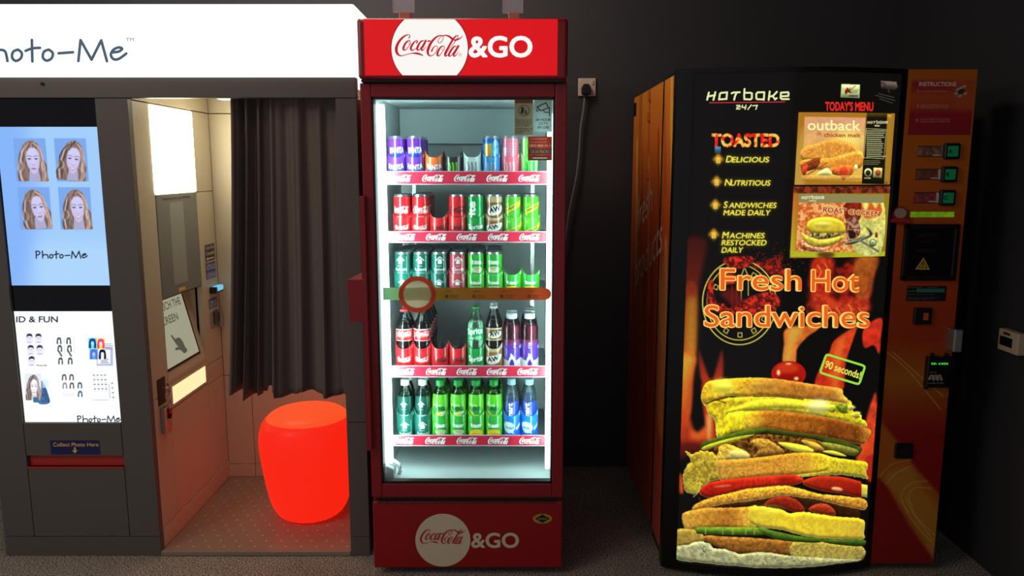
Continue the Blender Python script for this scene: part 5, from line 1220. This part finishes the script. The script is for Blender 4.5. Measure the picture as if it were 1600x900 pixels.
gm = lambda off: (lambda i, j: (PX0_+i/PPM, ydoor(PX0_+i/PPM)-off, PZ1-j/PPM))
panel = vp(grid_sheet('lit_picture_panel', pic, gm(-.006), lit, None)); setlabel(panel, 'glowing picture of a tall stacked sandwich with flames')
of = .0
neon = emit('neon_outline', (252, 214, 104), 1.0); orng = emit('orange_letter_light', (232, 96, 28), 1.0)
for nm, bold, off, m_ in (('letter_outline', .055, -.0045, neon), ('lettering', .008, -.0035, orng)):
    ps = [text2d('Fresh', 1126.5, 452.6, 34.5, 127, bold, rot=.010), text2d('Hot', 1269, 454.8, 34.5, 75, bold, rot=.008),
          text2d('Sandwiches', 1101.5, 510.5, 35, 259, bold, rot=.003)]
    keep(plate(ps[:2], dmap(off), nm, m_, None), panel); keep(plate(ps[2:], dmap(off), nm, m_, None), panel)
keep(plate(hot2d(1095, 130, 1/8.18), dmap(-.004), 'wordmark', emit('pale_yellow_light', (228, 236, 170), 1.0), None), panel)
keep(plate([ribbon([(1109,160.4),(1160,160),(1227,159)], 1.5, smooth=False, step=6)], dmap(-.004), 'underline', emit('red_line_light', (190, 44, 50), 1.0), None), panel)
keep(plate([text2d("TODAY'S MENU", 1290.5, 172.3, 13.6, 75, .05, rot=.008)], dmap(-.004), 'menu_heading', emit('red_heading_light', (226, 42, 30), 1.0), None), panel)
rp = c4((870,652),(1098,722),(1062,830),(832,760))
rq = []
for i in range(4):
    a, b, c = np.array(rp[i-1]), np.array(rp[i]), np.array(rp[(i+1) % 4])
    for t in (0, .5, 1):
        p0 = b+(a-b)/np.linalg.norm(a-b)*4; p2 = b+(c-b)/np.linalg.norm(c-b)*4; rq.append(tuple((1-t)**2*p0+2*t*(1-t)*b+t*t*p2))
lime = emit('lime_letter_light', (150, 226, 66), 1.0)
keep(plate([ribbon(rq+rq[:2], 3.3, smooth=False, step=5)], dmap(-.0045), 'badge_frame', lime, None), panel)
keep(plate([text2d('90 seconds!', 1289, 574.5, 12, 58, .03, rot=.315)], dmap(-.004), 'badge_lettering', emit('yellow_badge_light', (228, 232, 90), 1.0), None), panel)
# ---- two menu cards
def menu(u0, v0, u1, v1, bg):
    x0, z1 = D2((u0[0]+u0[1])/2., v0); x1, z0 = D2((u1[0]+u1[1])/2., v1); x0, x1, z0, z1 = map(float, (x0, x1, z0, z1))
    k = 620.0; tf = lambda u, v: ((D2(u, v)[0]-x0)*k, (z1-D2(u, v)[1])*k)
    p = Pic(int((x1-x0)*k)+1, int((z1-z0)*k)+1, bg, tf, k*2.64/FPX)
    return p, (lambda i, j: (x0+i/k, ydoor(x0+i/k)-.002, z1-j/k))
m1, f1 = menu((1250,1245), 175.5, (1394,1386), 288.5, (172,116,30))
m1.poly([(1245,230),(1256,200),(1256,288),(1240,288)], (190,150,60), soft=3)
m1.poly([(1257,182.5),(1352,184),(1346,283),(1253,281)], (222,160,118), (236,190,70), smooth=False, noise=.08, cell=10)
m1.ell(1325,218,24,14,(255,240,120),soft=7,alpha=.8)
m1.vol = .5
m1.poly([(1254,232),(1275,224),(1300,218),(1325,222),(1340,232),(1340,248),(1310,252),(1254,250)], (216,140,56), (230,160,60), noise=.3, cell=2.5, octs=4, seed=3)
m1.poly([(1254,250),(1300,246),(1344,236),(1344,262),(1300,266),(1254,262)], (240,190,66), (232,150,50), noise=.6, cell=3, octs=4, seed=4, nc=(206,110,40))
m1.poly([(1254,256),(1280,246),(1276,262),(1254,268)], (160,70,30), noise=.7, cell=3, nc=(90,40,20)); m1.poly([(1290,264),(1320,258),(1334,262),(1326,276),(1300,272)], (230,110,40), noise=.4, cell=3)
m1.poly([(1312,264),(1323,262),(1322,276),(1316,282)], (206,60,36)); m1.poly([(1253,262),(1262,258),(1258,274),(1253,272)], (206,66,36)); m1.poly([(1275,272),(1292,262),(1300,274),(1280,274)], (250,236,140)); m1.ell(1337,262,3,5.5,(250,236,150)); m1.stroke([(1255,278),(1292,254)], 1.2, (150,80,40)); m1.stroke([(1253,276),(1280,262)], 1, (150,80,40))
m1.rect(1252,274,1346,282,(226,160,70),alpha=.6); m1.scribble(1254,275,1345,281,2,(190,110,40),1,5,.6)
m1.poly([(1354,178),(1388,179),(1382,288),(1346,287)], (24,20,10), smooth=False); m1.rect(1354,176,1392,183,(70,56,14)); m1.poly([(1386,178),(1393,179),(1387,288),(1381,288)], (166,124,40), smooth=False)
m1.shapes([ribbon([(1354.5+(a-70)*.030, 188.4+(b-72)*.030*1.1) for a, b in p_], .9, smooth=False) for p_, z in HOT if not z], (236,232,180)); m1.rect(1366,195.5,1374,197.5,(200,196,150))
m1.stroke([(1353,201),(1384.5,202.5),(1380.5,248),(1349.5,246.5),(1353,201)], .8, (206,206,150)); m1.scribble(1354,203,1384,246,13,(196,196,140),1.5,6,.9); m1.scribble(1350,250,1380,258,3,(150,150,100),1,7)
m1.ell(1356,269.5,6,6.5,(206,206,140)); m1.ell(1356,270,4,4.4,(40,40,20)); m1.poly([(1364.5,262),(1378.5,262.5),(1377,278),(1363.5,277)], (206,186,110), smooth=False); m1.ell(1371.5,270,4.5,5,(150,80,40)); m1.rect(1350,277.5,1360,279,(190,190,130))
mc = vp(grid_sheet('menu_card', m1, f1, lit, None)); setlabel(mc, 'upper lit menu card with a toasted chicken sandwich')
keep(plate([text2d('outback', 1261.5, 203, 16.5, 82, .02, rot=.012)], dmap(.0034), 'lettering', emit('cream_letter_light', (252, 246, 176), 1.0), None), mc)
keep(plate([text2d('chicken melt', 1287, 213.8, 6.6, 57, .04, rot=.014), *[ribbon([(1279+4.2*cos(t), 209+4.2*sin(t)), (1279+1.2*cos(t), 209+1.2*sin(t))], 1.0) for t in (0, .8, 2.3, 3.1, 4.2, 5.2)]], dmap(.0034), 'small_lettering', emit('rust_letter_light', (176, 84, 34), 1.0), None), mc)
m2, f2 = menu((1243,1237), 291.5, (1386,1379), 400, (150,120,30))
m2.rect(1236,290,1390,302,(70,30,14),noise=.8,cell=7,nc=(170,60,30)); m2.poly([(1236,300),(1245,300),(1242,400),(1234,400)], (206,90,34), (180,180,40), smooth=False, soft=2); m2.rect(1236,393,1386,401,(178,180,34)); m2.ell(1290,398,14,5,(90,60,20),soft=2)
m2.poly([(1248,303),(1381,304.5),(1376,393.5),(1243,392.5)], (206,84,40), smooth=False, noise=.85, cell=4, octs=4, seed=12, nc=(244,200,116))
m2.poly([(1340,318),(1380,316),(1376,393),(1336,393),(1330,350)], (226,216,100), (206,206,120), noise=.3, cell=5); m2.poly([(1320,318),(1345,316),(1342,345),(1322,345)], (150,40,20), noise=.6, cell=4, nc=(90,20,10))
m2.poly([(1345,314),(1352,330),(1360,316),(1368,326),(1374,316),(1376,335),(1350,340)], (216,90,40), soft=1)
m2.poly([(1248,303),(1381,304.5),(1380,317),(1247.5,316)], (140,134,84), smooth=False)
m2.shapes([ribbon([(1252+(a-70)*.033, 305.3+(b-72)*.038) for a, b in p_], 1.1, smooth=False) for p_, z in HOT if not z], (236,234,190)); m2.rect(1264,313,1275,314.5,(220,216,170))
m2.poly([(1322,345),(1338,338),(1344,360),(1338,372),(1324,376)], (110,44,30), noise=.8, cell=3, nc=(206,170,140)); m2.poly([(1326,360),(1335,362),(1336,371),(1327,372)], (40,24,16))
m2.poly([(1314,378),(1326,378),(1345,371),(1358,366),(1352,354),(1345,349),(1360,360),(1362,368),(1346,376),(1330,382),(1320,381)], (50,52,44), soft=.6); m2.stroke([(1344,376),(1372,393)], 3.4, (110,112,96)); m2.stroke([(1318,380),(1342,375),(1358,367)], 1, (190,196,170))
m2.vol = .5
m2.poly([(1259,355),(1264,344),(1280,339),(1300,339),(1316,346),(1321,358),(1318,365),(1295,366),(1268,364)], (226,206,50), (206,176,44), noise=.15, cell=5, edge=(150,90,30), edgew=1); m2.ell(1285,350,15,5,(246,230,90),soft=3)
m2.poly([(1262,365),(1290,364),(1316,365),(1300,371),(1275,374),(1262,372)], (60,44,22), noise=.8, cell=3, nc=(206,196,110)); m2.poly([(1250,362),(1262,368),(1285,374),(1320,367),(1305,381),(1280,386),(1262,382)], (226,206,70), (200,180,60), noise=.35, cell=4, edge=(140,90,30), edgew=.9)
m2.poly([(1252,374),(1266,384),(1290,388),(1284,393),(1262,392),(1250,386)], (170,70,40), noise=.8, cell=3, nc=(236,200,150)); m2.ell(1363.5,379.5,5.6,6,(60,70,60)); m2.ell(1363.5,379.5,4.4,4.8,(176,186,130)); m2.scribble(1360,377,1367,383,2,(60,70,60),1,3); m2.ell(1369,367,2.5,4.5,(140,60,24))
for t_, a_ in ((('ROAST', 1285.5, 331.2, 8.2, (236,206,130)), dict(width=37, bold=.1, rot=.08)), (('CHICKEN', 1325.5, 334.2, 7.2, (236,206,130)), dict(width=48, bold=.1, rot=.07))): m2.text(*t_, **a_, glow=(236,206,130), gr=1)
mc2 = vp(grid_sheet('menu_card', m2, f2, lit, None)); setlabel(mc2, 'lower lit menu card with a roast chicken roll and spatula')
keep(plate([text2d('ROAST', 1285.5, 331.2, 8.2, 37, .03, rot=.08), text2d('CHICKEN', 1325.5, 334.2, 7.2, 48, .03, rot=.07)], dmap(.0034), 'lettering', emit('dark_red_letter_light', (160, 30, 24), 1.0), None), mc2)
# ---- printed control panel
CX0, CX1 = VXD+.002, VX1
cpn, cf = wall_print(CX0, CX1, VZ0-.002, VZ1-.001, VY-.0005, 420, (196,104,26))
vv = np.linspace(1, 0, cpn.h)
stops = [(0,(150,24,26)),(.28,(160,28,28)),(.36,(176,84,28)),(.40,(190,110,30)),(.48,(176,60,26)),(.60,(186,70,26)),(.8,(206,104,26)),(1,(200,104,26))]
cpn.a[:] = np.stack([np.interp(vv, [s_[0] for s_ in stops], [s_[1][k] for s_ in stops]) for k in range(3)], -1)[:, None]
cpn.poly([(1370,650),(1395,680),(1430,730),(1470,775),(1500,800),(1462,880),(1420,820),(1386,760),(1366,740)], (196,104,34), smooth=False, soft=2)
cpn.poly([(1382,742),(1420,730),(1440,760),(1470,810),(1462,870),(1430,820),(1400,775)], (206,150,50), soft=3, alpha=.7)
for q in ([(1374,745),(1395,725),(1425,718)], [(1384,757),(1400,740),(1424,728)], [(1420,800),(1409,782),(1412,765),(1430,753),(1450,752)], [(1425,790),(1420,775),(1430,762),(1455,763)], [(1420,780),(1430,805),(1460,836)], [(1409,782),(1425,812),(1458,850)], [(1414,775),(1426,800),(1459,845)], [(1380,545),(1420,580),(1470,640)], [(1395,550),(1440,590),(1475,620)]): cpn.stroke(q, 1.2, (236,196,110), .8, 1, True)
ctl = vp(grid_sheet('control_panel', cpn, cf, print_mat('printed_panel', .3, spec=.4), None)); setlabel(ctl, 'orange and red printed control panel with swirls')
def cprint(name, u0, v0, u1, v1, bg, k=800, off=.0015, pm='printed_sticker', y=None):
    vm = (v0+v1)/2; p, f = wall_print(xu(u0,vm,VY), xu(u1,vm,VY), zv(v1,VY), zv(v0,VY), VY-off, k, bg); return p, f
p, f = cprint('ins', 1421.5, 124, 1519.5, 211, (170,22,34))
t = np.linspace(0, 1, p.h); st2 = [(0,(196,84,36)),(.08,(170,26,34)),(.3,(196,80,36)),(.5,(190,70,34)),(.62,(170,24,40)),(1,(160,20,40))]
p.a[:] = np.stack([np.interp(t, [q_[0] for q_ in st2], [q_[1][k] for q_ in st2]) for k in range(3)], -1)[:, None]; p.rect(1490,122,1526,170,(200,90,36),soft=6,alpha=.8)
p.text('INSTRUCTIONS', 1436, 134.5, 6.6, (236,206,196), width=58, bold=.05, shear=.1)
for n_, v, tx in ((1,144.5,('PAY WITH COIN OR NOTE',)),(2,166,('SELECT PRODUCT BY','PRESSING BUTTON')),(3,188,('COLLECT PRODUCT AT DOOR','WHEN BAKE COMPLETE'))):
    p.text(str(n_), 1434-(n_-1)*1.5, v+(2 if n_ > 1 else 0), 5, (220,180,170), bold=.03, shear=.1)
    for k, s_ in enumerate(tx): p.text(s_, 1440-(n_-1)*1.5, v-.6+3.6*k, 2.2, (220,170,160), width=38+n_*3, shear=.1)
for x, y in ((1497,140),(1502,137),(1507,135),(1494,146),(1500,150),(1508,146)): p.ell(x, y, 3.4, 2.2, (190,170,160), rot=-.4)
p.ell(1502,143,6,4,(70,50,50),rot=-.4); p.scribble(1430,201,1508,204,1,(120,60,60),1.6,3)
setlabel(keep(grid_sheet('instruction_sheet', p, f, print_mat('printed_sticker', .45), None), ctl), 'red instruction sheet with three numbered steps')
for n_, (u, v, lu, cc) in enumerate(((1485,236.5,1433,(170,120,104)),(1481,272.5,1430,(150,80,60)),(1478,309,1427,(190,70,80)))):
    x, z = P(u, v, VY); x, z = float(x), float(z); b = .0275
    bt = keep(MB().box(x-b, x+b, VY-.016, VY, z-b, z+b).build('select_button', black, bevel=.006, seg=3), ctl); setlabel(bt, 'green square button lettered %s' % 'ABC'[n_])
    keep(MB().box(x-.018, x+.018, VY-.019, VY-.014, z-.018, z+.018).build('button_lens', emit('green_button_light', (0, 84, 46), .55), bevel=.003), bt)
    keep(plate([text2d('ABC'[n_], u, v+3, 6.5, None, .04, align='c')], front(VY-.0196), 'button_letter', black, None), bt)
    p, f = cprint('l', lu, v-9, u-10, v+9, cc); p.rect(lu, v-9, u-10, v+9, cc, noise=.7, cell=5, seed=n_+3, nc=(90,60,40)); p.rect(lu, v-9, u-10, v-6.5, (110,50,30)); p.rect(lu, v+7, u-10, v+9, (100,40,26)); p.stroke([(lu+25,v+6),(lu+36,v+6)], 2, (220,206,190)); p.rect(u-15,v-8,u-10,v+8,(220,206,190) if n_ else (150,110,100))
    o = keep(grid_sheet('product_strip', p, f, print_mat('printed_sticker', .45), None), ctl); setlabel(o, 'product picture strip beside button %s' % 'ABC'[n_])
p, f = cprint('g', 1422, 331, 1491, 339.5, (130,196,20)); p.rect(1420,330,1492,341,(134,200,24),noise=.2,cell=6); keep(setlabel(grid_sheet('lime_strip', p, f, print_mat('lime_print', .4, glow=.32), None), 'lit lime green strip'), ctl)
p, f = cprint('r', 1412, 343.5, 1470, 347.5, (180,40,30)); p.scribble(1434,343,1474,348,1,(150,24,22),3,2); 
wf = front(VY-.008)
sx_, sz_ = P(1407, 337.5, VY-.008)
keep(plate([disc2d(1407, 337, 13, 14)], front(VY-.0115), 'round_sticker', mat('dark_red_sticker', (140, 26, 30), .4), None), ctl)
keep(plate([disc2d(1407, 333, 9.5, 8)], front(VY-.0122), 'sticker_picture', mat('sticker_cream', (176, 150, 130), .5), None), ctl); keep(plate([ribbon([(1394,345),(1407,343.5),(1420,346)], 6)], front(VY-.0128), 'sticker_banner', mat('sticker_banner_red', (186, 36, 40), .4), None), ctl)
keep(MB().prism([front(VY-.002)(*q_) for q_ in ((1396,340),(1419,340),(1417,349),(1399,349))], (0, -.008, 0)).build('sticker_backing', mat('dark_red_sticker', (140,26,30), .4), None), ctl)
x0, z1 = P(1412.5, 350, VY); x1, z0 = P(1491, 438, VY)
dw = keep(MB().box(x0, x0+.018, VY-.012, VY, z0, z1).box(x1-.018, x1, VY-.012, VY, z0, z1).box(x0, x1, VY-.012, VY, z1-.018, z1).box(x0, x1, VY-.012, VY, z0, z0+.018).build('delivery_window', black, bevel=.003), ctl); setlabel(dw, 'black framed delivery window with a warning triangle')
keep(MB().box(x0+.017, x1-.017, VY-.006, VY-.001, z0+.017, z1-.017).build('window_pane', mat('smoked_glass', (16, 15, 16), .1, spec=.5)), dw)
fw = front(VY-.0068)
keep(plate([([(1430,421),(1443,402),(1453,421.5)], [(0,1,2)])], fw, 'warning_triangle', mat('warning_yellow', (210, 170, 50), .5), None), dw)
keep(plate([([(1434.5,418.5),(1443,406.5),(1449.5,419)], [(0,1,2)])], front(VY-.0074), 'triangle_inner', black, None), dw)
keep(plate([([(1436.5,417.5),(1443,408.5),(1447.5,417.8)], [(0,1,2)])], front(VY-.0078), 'triangle_core', mat('warning_yellow', (210,170,50), .5), None), dw); keep(plate([ribbon([(1442.3,411),(1442,414.5)],1.6), disc2d(1441.9,416.6,.8,.8,10)], front(VY-.0084), 'exclamation_mark', black, None), dw)
keep(plate([text2d('CAUTION', 1433, 369, 4.5, 30, .02), text2d('HOT', 1439, 381, 4.5, 14, .02), text2d('PRODUCT', 1433, 394, 4.5, 28, .02)], fw, 'dim_lettering', mat('dim_red_print', (70, 18, 18), .5), None), dw)
p, f = cprint('b', 1416, 447, 1478, 470.5, (14,14,15)); p.rect(1432,451,1476,457,(60,120,100)); p.scribble(1417,448.5,1440,450,1,(150,150,150),.8,2); p.scribble(1450,448.5,1470,450,1,(150,150,150),.8,3); p.text('MAX WEIGHT', 1417.5, 456, 2.4, (150,150,150), width=14); p.scribble(1417,459,1472,461,1,(130,130,130),.9,4); p.scribble(1417,464,1474,469,2,(130,130,130),.9,5)
keep(setlabel(grid_sheet('rating_label', p, f, print_mat('printed_sticker', .45), None), 'black rating label with a teal bar'), ctl)
def cbox(name, u0, v0, u1, v1, d, m, bev=.004):
    x0, z1 = P(u0, v0, VY); x1, z0 = P(u1, v1, VY); return keep(MB().box(x0, x1, VY-d, VY+.002, z0, z1).build(name, m, bevel=bev, seg=3), ctl)
cs = cbox('coin_slot_plate', 1427.5, 480.5, 1453, 506.5, .012, black); keep(MB().box(*[float(P(1440.5,487,VY)[0]), float(P(1448,487,VY)[0])], VY-.014, VY-.01, zv(499,VY), zv(488,VY)).build('coin_slot', mat('orange_insert', (206, 96, 40), .4)), cs)
hm = MB(); xa, xb = xu(1478,530,VY), xu(1494.5,530,VY); za, zb_ = zv(547,VY), zv(512,VY)
hm.prism([(xa, VY, za), (xa+.01, VY-.035, za), (xb, VY-.04, za), (xb+.002, VY, za)], (0, 0, zb_-za))
hn = keep(hm.build('lock_hasp', mat('dull_steel', (150, 146, 138), .4, metal=.9), bevel=.004), ctl)
rd = cbox('card_reader', 1446, 556, 1484.5, 603.5, .022, mat('reader_black', (12, 13, 14), .3))
for u, v in ((1444.5,605),(1482.5,604.5),(1455.5,553.5),(1477,553.5)):
    x, z = P(u, v, VY); keep(MB().box(x-.006, x+.006, VY-.012, VY, z-.006, z+.006).build('reader_lug', black, bevel=.003), rd)
frd = front(VY-.0226)
keep(plate([ribbon([(1456+i*1.35, 567+((i*7) % 3)), (1456.3+i*1.35, 569.5-((i*5) % 3))], 1.3, smooth=False) for i in range(19) if i not in (6, 7, 10)], frd, 'green_digits', emit('green_digit_light', (50, 226, 60), .9), None), rd)
keep(plate([ribbon([(1452+i*6, 592), (1456+i*6, 587), (1459+i*6, 593)], 4.2) for i in range(3)], frd, 'card_symbol', mat('reader_print', (170, 150, 140), .5), None), rd); keep(plate([text2d('PLEASE SWIPE', 1449.5, 599.6, 1.9, 25, .02), text2d('READER', 1453, 582.5, 1.6, 11, .02)], frd, 'reader_lettering', mat('reader_print', (170,150,140), .5), None), rd)
lb = cbox('flap_lock', 1398, 692, 1424, 715.5, .010, black); keep(MB().box(*[float(P(1405,700,VY)[0]), float(P(1418,700,VY)[0])], VY-.012, VY-.008, zv(710,VY), zv(697,VY)).build('lock_core', mat('dark_metal', (60,58,56), .4, metal=.8)), lb)
# ---- printed left side
def sprint(y0, y1, nm, seed, lab):
    k = 330; w, h = int((y1-y0)*k)+1, int((VZ1-.04-VZ0)*k)+1; zt = VZ1-.012
    tf = lambda u, v: ((y1-PX(u, v, VX0)[0])*k, (zt-PX(u, v, VX0)[1])*k)
    p = Pic(w, h, (0,0,0), tf, 1.0)
    t = np.linspace(0, 1, h); stp = [(0,(248,150,40)),(.2,(240,112,34)),(.36,(222,88,36)),(.52,(196,84,52)),(.7,(184,72,54)),(1,(200,80,58))]
    p.a[:] = np.stack([np.interp(t, [q_[0] for q_ in stp], [q_[1][c] for q_ in stp]) for c in range(3)], -1)[:, None]
    p.tf = lambda x, y: (np.asarray(x), np.asarray(y))
    r = random.Random(seed)
    for i in range(int(16*(y1-y0)/.7)+4):
        x = r.uniform(-10, w); y = r.uniform(-80, h*.5); L = r.uniform(90, 260)
        p.stroke([(x, y), (x+r.uniform(4, 18), y+L*.4), (x+r.uniform(14, 40), y+L)], r.uniform(4, 16), (255,214,90) if r.random() < .55 else (176,52,20), r.uniform(.4, .8), 6, True)
    for i in range(6): x = r.uniform(0, w); p.stroke([(x, h*.5), (x+14, h*.75), (x+20, h)], r.uniform(3, 10), (170,70,50), .35, 5, True)
    p.tf = tf; return p, (lambda i, j: (VX0+.0055+0*i, y1-i/k, zt-j/k))
p, f = sprint(YSEAM+SEAM, VYB, 'side', 3, '')
setlabel(vp(grid_sheet('side_wrap', p, f, print_mat('printed_wrap', .35, spec=.4), None)), 'orange streaked wrap fading to dark red, with slanted white lettering')
p, f = sprint(VY+.046, YSEAM, 'edge', 5, '')
p.tf = lambda x, y: (np.asarray(x), np.asarray(y)); p.poly([(5,250),(40,215),(60,260),(70,420),(20,430)], (206,150,80), soft=6, alpha=.6)
setlabel(vp(grid_sheet('door_edge_wrap', p, lambda i, j: (VX0+.0048+0*i, f(i, j)[1], f(i, j)[2]), print_mat('printed_wrap', .35), None)), 'orange wrap on the door edge')
sl = side(VX0+.0095)
def slant(s_, u0, v0, u1, v1, h, bold):
    y0, z0 = PX(u0, v0, VX0); y1, z1 = PX(u1, v1, VX0); V, T = font_mesh(s_, bold); wd = V[:, 0].max()
    dx = (float(y1-y0)/wd, float(z1-z0)/wd)
    return [(VX0+.0036, float(y0)+a*dx[0], float(z0)+a*dx[1]+b*h) for a, b in V], T
mats_white = mat('pale_wrap_lettering', (236, 200, 170), .45)
A = [slant('fresh', 994.5, 363, 1017, 330, .15, .0), slant('products', 991, 448, 1032.5, 392, .16, .0)]
V_, F_ = merge2d(A)
vp(sheet(V_, F_, 'side_lettering', mats_white, None))
kx, kz = PX(991, 171, VX0)
lg_ = vp(MB().box(VX0+.002, VX0+.0056, float(kx)-.03, float(kx)+.03, float(kz)-.028, float(kz)+.028).build('side_badge', black))
for u, v in ((1014,150),(1013,182),(1011,272)):
    y, z = map(float, PX(u, v, VX0)); vp(MB().box(VX0-.003, VX0+.007, y-.012, y+.012, z-.02, z+.02).build('hinge', mat('orange_hinge', (200, 110, 40), .4), bevel=.003))

# ------------------------------------------------------------------ wall socket, plug and cable
x0, z1 = map(float, P(903.5, 122.5, YW)); x1, z0 = map(float, P(930.5, 150.5, YW))
so = thing('wall_socket', 'cream square wall socket with switch on the black back wall', 'wall socket', ((x0+x1)/2, YW, (z0+z1)/2))
bpy.context.view_layer.update()
fpz = keep(MB().box(x0, x1, YW-.010, YW-.0002, z0, z1).build('face_plate', mat('cream_plastic', (214, 190, 172), .4), bevel=.003), so)
keep(MB().box(x1-.022, x1-.010, YW-.014, YW-.008, z1-.030, z1-.010).build('switch', mat('cream_switch', (200, 176, 160), .35), bevel=.002), so)
px_, pz_ = map(float, P(915, 141, YW))
pc = thing('power_cord', 'grey power cord with black plug hanging from the wall socket', 'power cord', (px_, YW-.012, pz_))
bpy.context.view_layer.update()
pg = MB()
pg.prism([(px_-.021, YW-.0105, pz_-.022), (px_+.021, YW-.0105, pz_-.022), (px_+.023, YW-.0105, pz_+.008), (px_+.012, YW-.0105, pz_+.026), (px_-.012, YW-.0105, pz_+.026), (px_-.023, YW-.0105, pz_+.008)], (0, -.026, 0))
pg.prism([(px_-.009, YW-.014, pz_-.040), (px_+.007, YW-.014, pz_-.040), (px_+.010, YW-.014, pz_-.021), (px_-.012, YW-.014, pz_-.021)], (0, -.018, 0))
keep(pg.build('plug', mat('plug_black', (16, 16, 17), .4), bevel=.005, seg=3), pc)
pts = [(914,151),(911.5,175),(907.5,200),(905,240),(901,275),(895,305),(889,335),(884,370),(876,420),(866,500),(856,600),(846,720)]
q = spline([(*map(float, P(u, v, YW-.022)),) for u, v in pts], k=5)
keep(MB().tube([(a, YW-.022, max(b, .01)) for a, b in q], .0058, 10).build('cable', mat('grey_cable', (120, 118, 116), .5)), pc)

# ------------------------------------------------------------------ clear card stands on the cooler
for u0, u1, vb, ub0, ub1, lab, yy in ((615, 647, 18.8, 624, 642, 'clear acrylic card stand on the cooler top, nearer the photo booth', 2.72), (786, 816.5, 20, 794, 812, 'clear acrylic card stand on the cooler top, nearer the wall socket', 2.72)):
    xa, zt = map(float, P(u0, vb, yy)); xb, _ = map(float, P(u1, vb, yy)); xm = (xa+xb)/2
    cs_ = thing('card_stand', lab, 'card stand', (xm, yy, zh1)); bpy.context.view_layer.update(); cs_['group'] = 'card stands on the cooler'
    keep(MB().box(xa, xb, yy, yy+.006, zt, zt+.10).build('card_holder', clear('acrylic', (.86, .88, .9), 1.0, .05, .5, (226, 230, 238)), bevel=.002), cs_)
    keep(MB().box(xa-.0015, xb+.0015, yy-.001, yy+.007, zt-.002, zt+.001).box(xa-.002, xa+.0008, yy-.001, yy+.007, zt, zt+.10).box(xb-.0008, xb+.002, yy-.001, yy+.007, zt, zt+.10).build('holder_edge', mat('acrylic_edge', (200, 196, 196), .2)), cs_)
    a, _ = map(float, P(ub0, 24, yy)); b, _ = map(float, P(ub1, 24, yy))
    keep(MB().box(a, b, yy-.012, yy+.022, zh1+.0005, zt-.001).build('stand_foot', clear('acrylic_foot', (.9, .7, .62), 1.0, .08, .55, (236, 170, 150)), bevel=.003), cs_)

# ------------------------------------------------------------------ little box on the right wall
YBX = 2.76
bz0, bz1 = .905, .985
y0_, zt_ = map(float, PX(1574, 512, XR)); 
y_near = float(PX(1600, 516, XR-.0)[0])
wb = thing('wall_control_box', 'small cream control box with dark screen on the black side wall', 'control box', (XR, (y0_+y_near)/2, zt_-.04)); bpy.context.view_layer.update()
za, zb2 = float(PX(1574, 546, XR)[1]), zt_
ya_, yb_ = y_near-.02, y0_
keep(MB().box(XR-.03, XR-.0003, ya_, yb_, za, zb2).build('case', mat('cream_case', (196, 178, 146), .5), bevel=.004), wb)
keep(MB().box(XR-.0315, XR-.029, ya_+.03, yb_-.012, za+.02, zb2-.025).build('screen', mat('dark_blue_screen', (20, 22, 40), .3)), wb)
keep(MB().box(XR-.0325, XR-.030, ya_+.045, yb_-.03, zb2-.016, zb2-.008).build('label_print', mat('dark_print', (50, 44, 40), .5)), wb)
